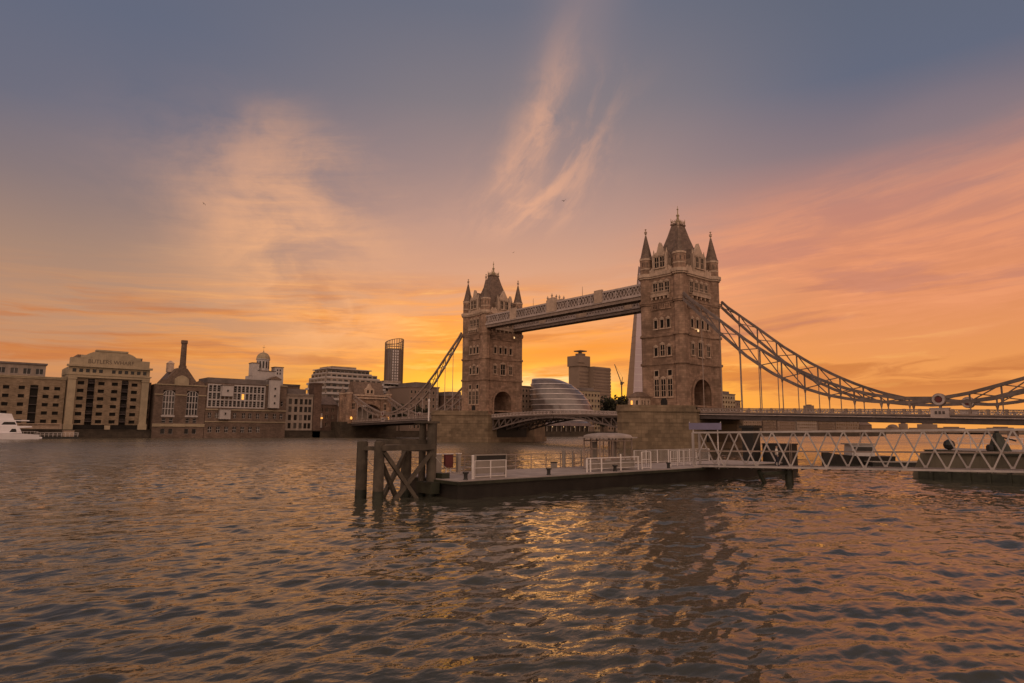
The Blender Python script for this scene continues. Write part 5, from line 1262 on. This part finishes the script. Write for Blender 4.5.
for y in (104.6, 105.4, 107.2): obj('leaflet_rack', MB().bb(-66.74, -66.71, y - 0.3, y + 0.3, 2.02, 2.14), M['white'], t)
# ------------------------------------------------------------------ timber dolphin with braces
t = thing('timber_dolphin', 'weathered timber mooring dolphin of heavy piles, cross beams and X braces', 'mooring dolphin', (-64.5, 125, 0))
def pile(x, y, top, r, p, dx_=0.0):
    b = MB(); n = 20; rr2 = random.Random(int(x * 100 + y)); 
    b.cyl((x, y, -1.5), (x + dx_ * 0.4, y, 0.55), r * 1.04, r * 1.03, n); o = obj('wet_foot', b, M['tar'], None)
    b = MB(); b.cyl((x + dx_ * 0.4, y, 0.55), (x + dx_, y, top), r * 1.0, r * 0.97, n); b.cyl((x + dx_, y, top), (x + dx_, y, top + 0.06), r * 0.85, r * 0.7, n)
    q = obj('pile', b, M['timber'], p); o.parent = q; return q
pile(-63.0, 127.2, 3.62, 0.37, t); pile(-64.7, 126.9, 3.64, 0.34, t); pile(-63.1, 123.9, 3.4, 0.36, t); pile(-65.15, 123.2, 4.9, 0.33, t); pile(-64.3, 123.4, 4.85, 0.24, t)
b = MB(); b.bar((-64.95, 126.9, 3.25), (-65.35, 123.2, 3.3), 0.34, 0.36); b.bar((-64.35, 126.9, 3.6), (-64.6, 123.2, 3.6), 0.3, 0.3); obj('cross_beam', b, M['timber'], t)
b = MB(); b.bar((-63.0, 127.2, 3.2), (-64.7, 126.9, 3.22), 0.3, 0.26); obj('cross_beam', b, M['timber'], t)
b = MB(); b.bar((-63.1, 123.9, 3.1), (-65.1, 123.2, 3.12), 0.3, 0.3); obj('cross_beam', b, M['timber'], t)
for p, q in (((-64.95, 126.7, 3.0), (-65.25, 124.0, -0.5)), ((-64.9, 126.1, -0.4), (-65.35, 123.4, 2.9)), ((-64.4, 126.8, 2.8), (-64.0, 124.9, -0.5)), ((-64.0, 126.4, -0.4), (-63.3, 124.1, 2.9))):
    obj('brace', MB().bar(p, q, 0.26, 0.24), M['timber'], t)
b = MB(); b.bb(-65.5, -64.0, 122.85, 123.9, 4.85, 5.0); obj('cap', b, M['timber'], t)
tag(obj('marker_pole', MB().cyl((-65.2, 123.55, 4.95), (-65.2, 123.55, 6.35), 0.05, 0.05, 8).cyl((-65.2, 123.55, 6.3), (-65.2, 123.55, 6.5), 0.08, 0.05, 8), M['rail']), 'short pale marker pole on top of the timber dolphin', 'pole')
def rope(label, A, B, sag, r=0.028, n=14):
    A, B = Vector(A), Vector(B); m = MB(); pts = [A + (B - A) * (i / n) - Vector((0, 0, sag * 4 * (i / n) * (1 - i / n))) for i in range(n + 1)]
    for p_, q_ in zip(pts, pts[1:]): m.cyl(p_, q_, r, r, 6)
    tag(obj('mooring_rope', m, M['board']), label, 'rope')
rope('slack mooring rope from the bow bollard up to the big dolphin pile', (-67.45, 122.05, 1.6), (-65.5, 123.1, 2.6), 0.35)
rope('slack rope hanging between the two left piles of the timber dolphin', (-63.3, 127.0, 2.6), (-64.9, 126.7, 2.5), 0.5, 0.025)
# ------------------------------------------------------------------ gangways
def gangway(name, label, A, B, zb0, zb1, hgt, npan, width, ends=(True, True), chord=0.17):
    t = thing(name, label, 'gangway', (A[0], A[1], zb0))
    A3, B3 = Vector((*A, zb0)), Vector((*B, zb1)); d = (B3 - A3); dn = d.normalized(); perp = Vector((-dn.y, dn.x, 0)).normalized()
    if perp.dot(FWD) < 0: perp = -perp
    H = Vector((0, 0, hgt))
    for k, off in enumerate((Vector((0, 0, 0)), perp * width)):
        m = MB(); a, c = A3 + off, B3 + off
        m.bar(a, c, chord * 0.8, chord); m.bar(a + H, c + H, chord * 0.8, chord)
        for e, q in ((0, a), (1, c)):
            if ends[e]: m.bar(q, q + H, chord, chord * 1.1)
        for i in range(npan):          # zigzag web
            f_ = -0.5 * k if i else 0.0; p0 = a + d * ((i + f_) / npan); p1 = a + d * ((i + 0.5 - 0.5 * k) / npan) + H; p2 = a + d * ((i + 1 - 0.5 * k) / npan)
            m.bar(p0, p1, chord * 0.62, chord * 0.66); m.bar(p1, p2, chord * 0.62, chord * 0.72)
            m.bb(p2.x - 0.14, p2.x + 0.14, p2.y - 0.03, p2.y + 0.03, p2.z - 0.02, p2.z + 0.26)
        obj('side_truss', m, M['gang'], t)
        hr = MB(); hr.bar(a + Vector((0, 0, hgt * 0.44)) + perp * 0.08 * (1 if k == 0 else -1), c + Vector((0, 0, hgt * 0.44)) + perp * 0.08 * (1 if k == 0 else -1), 0.06, 0.08)
        n = int(d.length / 1.2)
        obj('handrail', hr, M['steel'], t)
    f = MB(); f.bar(A3 + perp * width / 2 + Vector((0, 0, 0.02)), B3 + perp * width / 2 + Vector((0, 0, 0.02)), width - chord, 0.1); n = int(d.length / 1.0)
    for i in range(n + 1): q = A3 + d * (i / n); f.bar(q - Vector((0, 0, 0.12)), q + perp * width - Vector((0, 0, 0.12)), 0.1, 0.14)
    obj('walkway_floor', f, M['girder'], t)
    r = MB()
    for i in range(npan + 1): q = A3 + d * (i / npan) + H; r.bar(q, q + perp * width, 0.1, 0.1)
    obj('top_brace', r, M['gang'], t)
    return t
gangway('truss_gangway', 'long white zigzag truss gangway running from the pontoon out of the right edge', (-67.35, 96.15), (-96.3, 87.35), 1.30, 1.86, 3.0, 11, 2.0, chord=0.16)
t = thing('support_trestle', 'pair of dark wet piles carrying the gangway beyond the pontoon end', 'trestle', (-74.6, 93.4, 0))
obj('pile', MB().cyl((-74.7, 93.0, -1.5), (-74.7, 93.0, 1.2), 0.34, 0.34, 12), M['tar'], t); obj('pile', MB().cyl((-73.2, 93.2, -1.5), (-72.6, 94.2, 1.1), 0.2, 0.2, 10), M['tar'], t)
obj('cap_beam', MB().bar((-74.7, 92.7, 1.0), (-74.0, 96.2, 1.0), 0.3, 0.24), M['tar'], t)
# sign over the gangway foot
t = thing('pier_sign', 'mauve sign board on two white posts over the gangway foot', 'sign', (-68.3, 95.6, 1.06))
s0, s1 = Vector((-67.15, 96.35, 0)), Vector((-69.05, 94.05 + 1.0, 0)); sd_ = (s1 - s0).normalized()
s0 = Vector((-67.0, 96.2, 0)); s1 = s0 + Vector((-2.62, -1.15, 0)); sd_ = (s1 - s0).normalized(); sn = Vector((-sd_.y, sd_.x, 0)); 
if sn.dot(FWD) > 0: sn = -sn
b = MB(); b.bar(s0 + Vector((0, 0, 4.88)), s1 + Vector((0, 0, 4.88)), 0.14, 0.6); obj('board', b, M['mauve'], t)
mid = (s0 + s1) / 2 + sn * 0.075
for p in (s0 + sd_ * 0.35, s1 - sd_ * 0.35): obj('post', MB().cyl(p - sn * 0.12 + Vector((0, 0, 1.06)), p - sn * 0.12 + Vector((0, 0, 4.7)), 0.06, 0.06, 8), M['rail'], t)
for p in (s0 + sd_ * 0.05, s1 - sd_ * 0.05): obj('sign_lamp', MB().lathe((p.x, p.y, 5.18), [(0.02, 0), (0.05, 0.03), (0.045, 0.1), (0.01, 0.13)], 8), M['white'], t)
# steel dolphin and dark fender box behind the gangway
t = thing('steel_dolphin', 'tall dark steel mooring dolphin with fender box behind the gangway', 'mooring dolphin', (-64, 76.8, 0))
obj('pile', MB().bb(-63.7, -62.3, 77.4, 78.9, -1.5, 4.8).bb(-63.9, -62.1, 77.2, 79.1, 4.8, 5.1), M['black'], t)
obj('fender_box', MB().bb(-66.6, -63.75, 74.6, 77.1, -1.5, 2.95).bb(-66.7, -63.75, 74.5, 77.15, 2.95, 3.1), M['black'], t)
obj('ladder', MB().bb(-66.75, -66.7, 76.2, 76.26, 0, 3.6).bb(-66.75, -66.7, 76.6, 76.66, 0, 3.6), M['steel'], t)
# moored barge and pontoon on the right
t = thing('moored_barge', 'dark slab sided barge pontoon with raked end moored behind the second gangway', 'barge', (-86, 70, 0))
b = MB(); prof = [(-78.7, -0.9), (-78.3, 0.3), (-79.2, 2.55), (-118, 2.75), (-118, -0.9)]; b.exty(prof, 64.5, 75.0); obj('hull', b, M['barge'], t)
b = MB(); b.bb(-118, -78.9, 74.98, 75.22, -0.9, 0.75); b.bb(-118, -79.6, 75.0, 75.25, 2.45, 2.8); obj('fender_strake', b, M['tar'], t)
obj('deck', MB().bb(-118, -79.4, 64.6, 74.9, 2.72, 2.8), M['deck'], t)
for i in range(14): obj('fender_post', MB().bb(-80.2 - i * 1.55, -79.9 - i * 1.55, 75.22, 75.4, -0.9, 0.9), M['tar'], t)
railing('white_railing', 'white thin railing along the deck of the moored barge', [(-79.8, 65.2), (-112, 65.2)], 1.1, (1.0, 0.5), 0.045, 0.03, M['rail'], z=2.8, every=1.1)
tag(obj('round_fender', MB().lathe((-81.45, 74.2, 2.8), [(0.1, 0.0), (0.42, 0.18), (0.52, 0.48), (0.42, 0.8), (0.2, 0.95), (0.06, 1.05)], 14), M['black'], smooth=False), 'black ball fender resting on the barge deck end', 'fender')
t = thing('covered_winch', 'dark tarpaulin cover hung over a tall deck winch on the barge', 'covered winch', (-85.4, 73.6, 2.8))
b = MB(); rg = [(0.0, 0.85), (0.5, 0.72), (1.0, 0.52), (1.4, 0.36), (1.7, 0.18)]; lv_ = []
for z, r_ in rg: lv_.append([(-85.4 - z * -0.12 + r_ * (1 + 0.12 * math.sin(5 * q)) * math.cos(q), 73.6 + r_ * (1 + 0.12 * math.sin(5 * q)) * math.sin(q), 2.8 + z) for q in [2 * math.pi * i / 20 for i in range(20)]])
loft(b, lv_); obj('cover', b, M['tar'], t)
obj('winch_head', MB().lathe((-85.2, 73.6, 4.45), [(0.12, 0), (0.2, 0.12), (0.18, 0.3), (0.06, 0.4)], 10), M['black'], t)
obj('crank_arm', MB().bar((-85.5, 73.6, 4.1), (-86.6, 73.5, 3.75), 0.14), M['black'], t)
obj('coil', MB().lathe((-84.75, 74.2, 2.8), [(0.3, 0), (0.36, 0.1), (0.34, 0.45), (0.2, 0.6)], 12), M['black'], t)
tag(obj('deck_crate', MB().bb(-92.5, -90.5, 68, 70, 2.8, 4.0).bb(-92.6, -90.4, 67.9, 70.1, 4.0, 4.1), M['board']), 'grey deck crate on the barge near the right edge', 'crate')
# a small work boat lying beyond the gangway
t = thing('work_boat', 'small dark work boat with pale cabin moored beyond the gangway', 'boat', (-60, 40, 0))
bx, by = -64.0, 51.0; ax = Vector((-0.651, -0.759, 0)); px2 = Vector((0.759, -0.651, 0)); O = Vector((bx, by, 0))
def along(s, w, z): return O + ax * s + px2 * w + Vector((0, 0, z))
st = [(-5.2, 0.3, 1.7), (-3.8, 1.3, 1.4), (-1, 1.7, 1.15), (2.5, 1.7, 1.1), (4.2, 1.5, 1.15)]
b = MB(); lv_ = [[along(s, w, zt), along(s, w * 0.75, -0.6), along(s, -w * 0.75, -0.6), along(s, -w, zt)] for s, w, zt in st]
for l0, l1 in zip(lv_, lv_[1:]):
    for i in range(3): b.face(l0[i], l1[i], l1[i + 1], l0[i + 1])
    b.face(l0[3], l1[3], l1[0], l0[0])
b.face(*lv_[0]); b.face(*reversed(lv_[-1])); obj('hull', b, M['hull'], t)
b = MB()
def obox(mb, s0, s1, w, z0, z1, inset=0.0):
    vs = [along(s, y, z) for z, k in ((z0, 0), (z1, inset)) for s, y in ((s0 + k, -w + k), (s1 - k, -w + k), (s1 - k, w - k), (s0 + k, w - k))]
    mb.raw(vs, [(0, 3, 2, 1), (4, 5, 6, 7), (0, 1, 5, 4), (1, 2, 6, 5), (2, 3, 7, 6), (3, 0, 4, 7)])
obox(b, -1.6, 1.6, 1.15, 1.1, 2.7, 0.12); b.m(1); obox(b, -1.9, 1.9, 1.25, 2.7, 2.85); obj('cabin', b, [M['white'], M['board']], t)
b = MB(); obox(b, -1.3, 1.3, 1.16, 1.85, 2.4, 0.02); obj('cabin_window', b, M['glass'], t)
obj('mast', MB().cyl(along(0.3, 0, 2.85), along(0.3, 0, 4.6), 0.05, 0.03, 6), M['steel'], t)
# low pontoon beyond the work boat
t = thing('low_float', 'low dark mooring float on the water beyond the gangway', 'float', (-66, 44, 0))
b = MB(); O = Vector((-69.0, 49.0, 0)); obox(b, -5, 9.5, 1.2, -0.5, 0.42); obj('hull', b, M['hull'], t); b = MB(); obox(b, -5, 9.5, 1.25, 0.42, 0.5); obj('deck', b, M['board'], t)
# motor yacht on the left
t = thing('motor_yacht', 'white motor yacht with raked superstructure moored before the tan block', 'yacht', (166, 139, 0))
O = Vector((166.0, 138.2, 0)); ax = Vector((0, -1, 0)); px2 = Vector((1, 0, 0))
st = [(-12.5, 0.4, 3.2), (-9, 1.9, 2.9), (-4, 2.7, 2.4), (2, 2.9, 2.0), (9, 2.8, 1.75), (12.6, 2.6, 1.5)]
b = MB(); lv_ = [[along(s, -w, zt), along(s, -w * 0.82, -0.7), along(s, w * 0.82, -0.7), along(s, w, zt)] for s, w, zt in st]
for l0, l1 in zip(lv_, lv_[1:]):
    for i in range(3): b.face(l0[i], l0[i + 1], l1[i + 1], l1[i])
    b.face(l0[3], l0[0], l1[0], l1[3])
b.face(*reversed(lv_[0])); b.face(*lv_[-1]); obox(b, 11.8, 13.4, 2.4, 0.2, 0.75); obj('hull', b, M['yacht'], t)
b = MB(); b.m(0)
prof = [(-7, 2.2), (8.0, 1.9), (7.2, 3.7), (10.4, 3.9), (10.4, 4.3), (-4.5, 4.4)]
b.raw([along(s, -2.2, z) for s, z in prof] + [along(s, 2.2, z) for s, z in prof], [(0, 1, 2, 3, 4, 5), (11, 10, 9, 8, 7, 6)] + [(i, i + 6, (i + 1) % 6 + 6, (i + 1) % 6) for i in range(6)])
prof = [(-4.2, 4.4), (6.6, 4.3), (6.0, 5.9), (9.6, 5.9), (9.6, 6.2), (0.4, 6.3)]
b.raw([along(s, -1.9, z) for s, z in prof] + [along(s, 1.9, z) for s, z in prof], [(0, 1, 2, 3, 4, 5), (11, 10, 9, 8, 7, 6)] + [(i, i + 6, (i + 1) % 6 + 6, (i + 1) % 6) for i in range(6)])
prof = [(0.6, 6.3), (5.6, 6.2), (4.8, 8.2), (1.8, 8.4)]
b.raw([along(s, -1.5, z) for s, z in prof] + [along(s, 1.5, z) for s, z in prof], [(0, 1, 2, 3), (7, 6, 5, 4)] + [(i, i + 4, (i + 1) % 4 + 4, (i + 1) % 4) for i in range(4)])
obj('superstructure', b, M['yacht'], t)
for s0_, s1_, z0_, z1_, w_ in ((-5.5, -0.4, 2.5, 3.5, 2.23), (4.6, 6.6, 2.3, 3.4, 2.23), (2.4, 6.2, 4.7, 5.6, 1.93)):
    b = MB(); b.raw([along(s0_, -w_, z0_), along(s1_, -w_, z0_), along(s1_ - 0.4, -w_, z1_), along(s0_ + 0.6, -w_, z1_)], [(0, 1, 2, 3)]); b.raw([along(s0_, w_, z0_), along(s1_, w_, z0_), along(s1_ - 0.4, w_, z1_), along(s0_ + 0.6, w_, z1_)], [(3, 2, 1, 0)]); obj('window', b, M['glass'], t)
b = MB()
for s_ in range(7): b.bar(along(6.4 + s_ * 0.95, -2.55, 1.7), along(6.4 + s_ * 0.95, -2.55, 2.6), 0.06)
b.bar(along(6.4, -2.55, 2.6), along(12.2, -2.55, 2.5), 0.07); obj('stern_rail', b, M['rail'], t)
# small pier floats beside the yacht
t = thing('boat_pontoon', 'low railed boat pontoon against the quay right of the yacht', 'pontoon', (174, 120, 0))
b = MB(); b.bb(172, 176.5, 113.5, 126, -0.5, 0.7); obj('hull', b, M['hull'], t)
b = MB()
for i in range(11): b.bb(172.1, 172.22, 113.8 + i * 1.2, 113.92 + i * 1.2, 0.7, 2.0)
b.bb(172.1, 172.22, 113.6, 126, 1.95, 2.1); b.bb(172.1, 172.2, 113.6, 126, 1.3, 1.4); obj('railing', b, M['rail'], t)
b = MB(); b.bb(173, 176, 115, 118, 0.7, 2.6); b.bb(172.8, 176.2, 114.8, 118.2, 2.6, 2.8); obj('hut', b, M['trim'], t)
# ------------------------------------------------------------------ a person crossing the gangway
def person(loc, heading, label, pose):
    t = thing('person', label, 'person', loc)
    me = bpy.data.meshes.new('body'); vs = [p for p, r in pose['v']]; me.from_pydata(vs, pose['e'], [])
    o = bpy.data.objects.new('body', me); COL.objects.link(o)
    sk = o.modifiers.new('skin', 'SKIN'); sk.use_smooth_shade = True
    for i, (p, r) in enumerate(pose['v']):
        sv_ = me.skin_vertices[0].data[i]; sv_.radius = (r, r); sv_.use_root = (i == 0)
    ss = o.modifiers.new('sub', 'SUBSURF'); ss.levels = ss.render_levels = 1
    dg = bpy.context.evaluated_depsgraph_get(); bm_ = bpy.data.meshes.new_from_object(o.evaluated_get(dg)); bpy.data.objects.remove(o)
    return t, bm_
pv = [((0, 0, 0.95), 0.15), ((0, 0, 1.15), 0.14), ((0, 0, 1.38), 0.155), ((0, 0, 1.50), 0.07), ((0, 0.01, 1.58), 0.07), ((0, 0.02, 1.68), 0.105), ((0, 0.015, 1.77), 0.085),
      ((0.2, 0, 1.42), 0.06), ((0.25, -0.04, 1.15), 0.048), ((0.24, 0.1, 0.93), 0.036), ((-0.2, 0, 1.42), 0.06), ((-0.25, -0.06, 1.15), 0.048), ((-0.24, 0.06, 0.92), 0.036),
      ((0.1, 0, 0.88), 0.1), ((0.11, 0.12, 0.5), 0.07), ((0.11, 0.1, 0.08), 0.045), ((0.11, 0.25, 0.04), 0.04), ((-0.1, 0, 0.88), 0.1), ((-0.11, -0.04, 0.5), 0.07), ((-0.11, -0.2, 0.1), 0.045), ((-0.11, -0.07, 0.04), 0.04)]
pe = [(0, 1), (1, 2), (2, 3), (3, 4), (4, 5), (5, 6), (2, 7), (7, 8), (8, 9), (2, 10), (10, 11), (11, 12), (0, 13), (13, 14), (14, 15), (15, 16), (0, 17), (17, 18), (18, 19), (19, 20)]
def build_person(loc, rot, label):
    t, me = person(loc, rot, label, {'v': pv, 'e': pe})
    for m_ in (M['shirt'], M['trouser'], M['skin'], M['hair']): me.materials.append(m_)
    for p in me.polygons:
        c = p.center; p.use_smooth = True
        p.material_index = 1 if c.z < 0.98 and abs(c.x) < 0.21 else (2 if c.z > 1.5 or (abs(c.x) > 0.18 and c.z < 1.22) else 0)
        if c.z > 1.70 and (c.y < 0.06 or c.z > 1.79): p.material_index = 3
    me.transform(Matrix.Rotation(rot, 4, 'Z')); me.transform(Matrix.Translation(loc))
    obj('body', me, None, t)
    hm = MB(); hp = Vector(loc)
    q = Matrix.Rotation(rot, 4, 'Z')
    for s_ in (-1, 1):
        e = Vector(loc) + q @ Vector((s_ * 0.24, 0.085 + (0.02 if s_ > 0 else -0.02), 0.88))
        for k in range(4): f0 = e + q @ Vector((s_ * 0.0, (k - 1.5) * 0.018, 0)); hm.cyl(f0, f0 + q @ Vector((-s_ * 0.012, 0.01, -0.075 - 0.012 * (k in (1, 2)))), 0.008, 0.006, 5)
        hm.cyl(e + q @ Vector((0, 0.03, 0.02)), e + q @ Vector((-s_ * 0.02, 0.065, -0.03)), 0.009, 0.007, 5)
        hm.lathe((e.x, e.y, e.z - 0.015), [(0.012, -0.02), (0.034, 0.0), (0.034, 0.035), (0.016, 0.06)], 8)
    obj('hands', hm, M['skin'], t)
    return t
gd = Vector((-14.4, -4.5, 0)).normalized(); pp_ = Vector((-gd.y, gd.x, 0)); pp_ = -pp_ if pp_.dot(FWD) < 0 else pp_
pl = Vector((-67.35, 96.15, 0)) + gd * 7.0 + pp_ * 0.9; pl.z = 1.30 + 0.56 * 7.0 / 30.25 + 0.07
build_person(tuple(pl), math.atan2(gd.y, gd.x) - math.pi / 2, 'person in a white shirt and dark trousers crossing the gangway')
# ------------------------------------------------------------------ gulls
def gull(loc, yaw, bank, label):
    t = thing('gull', label, 'gull', loc, None); b = MB()
    def P(x, y, z): v = Matrix.Rotation(yaw, 3, 'Z') @ (Matrix.Rotation(bank, 3, 'Y') @ Vector((x, y, z))); return v + Vector(loc)
    sec = [(-0.26, 0.015), (-0.15, 0.05), (0, 0.075), (0.12, 0.06), (0.2, 0.04), (0.27, 0.012)]
    vs = [P(r_ * math.cos(a), s_, r_ * math.sin(a)) for s_, r_ in sec for a in [2 * math.pi * i / 8 for i in range(8)]]
    b.raw(vs, [(k * 8 + i, k * 8 + (i + 1) % 8, k * 8 + 8 + (i + 1) % 8, k * 8 + 8 + i) for k in range(5) for i in range(8)])
    for s_ in (-1, 1):
        b.raw([P(0, 0.1, 0.02), P(0, -0.08, 0.02), P(s_ * 0.32, 0.0, 0.14), P(s_ * 0.32, 0.14, 0.14), P(s_ * 0.72, -0.08, 0.05), P(0, 0.0, 0.05), P(s_ * 0.32, 0.06, 0.17)], [(0, 1, 2, 3), (3, 2, 4), (0, 5, 6, 3), (5, 1, 2, 6), (3, 6, 4), (6, 2, 4)])
    b.raw([P(-0.06, -0.34, 0), P(0.06, -0.34, 0), P(0.02, -0.2, 0.01), P(-0.02, -0.2, 0.01)], [(0, 1, 2, 3)])
    obj('body', b, M['gull'], t)
for (loc, yaw, bk, lab) in (((52.2, 15.2, 61.0), 0.6, 0.5, 'tiny gull gliding above the far stone tower'), ((75.0, 103.0, 62.5), 2.0, -0.4, 'tiny gull over the warehouses in the left sky'), ((-20.5, 65.5, 46.5), 1.2, 0.3, 'tiny gull high between the towers')):
    gull(loc, yaw, bk, lab)
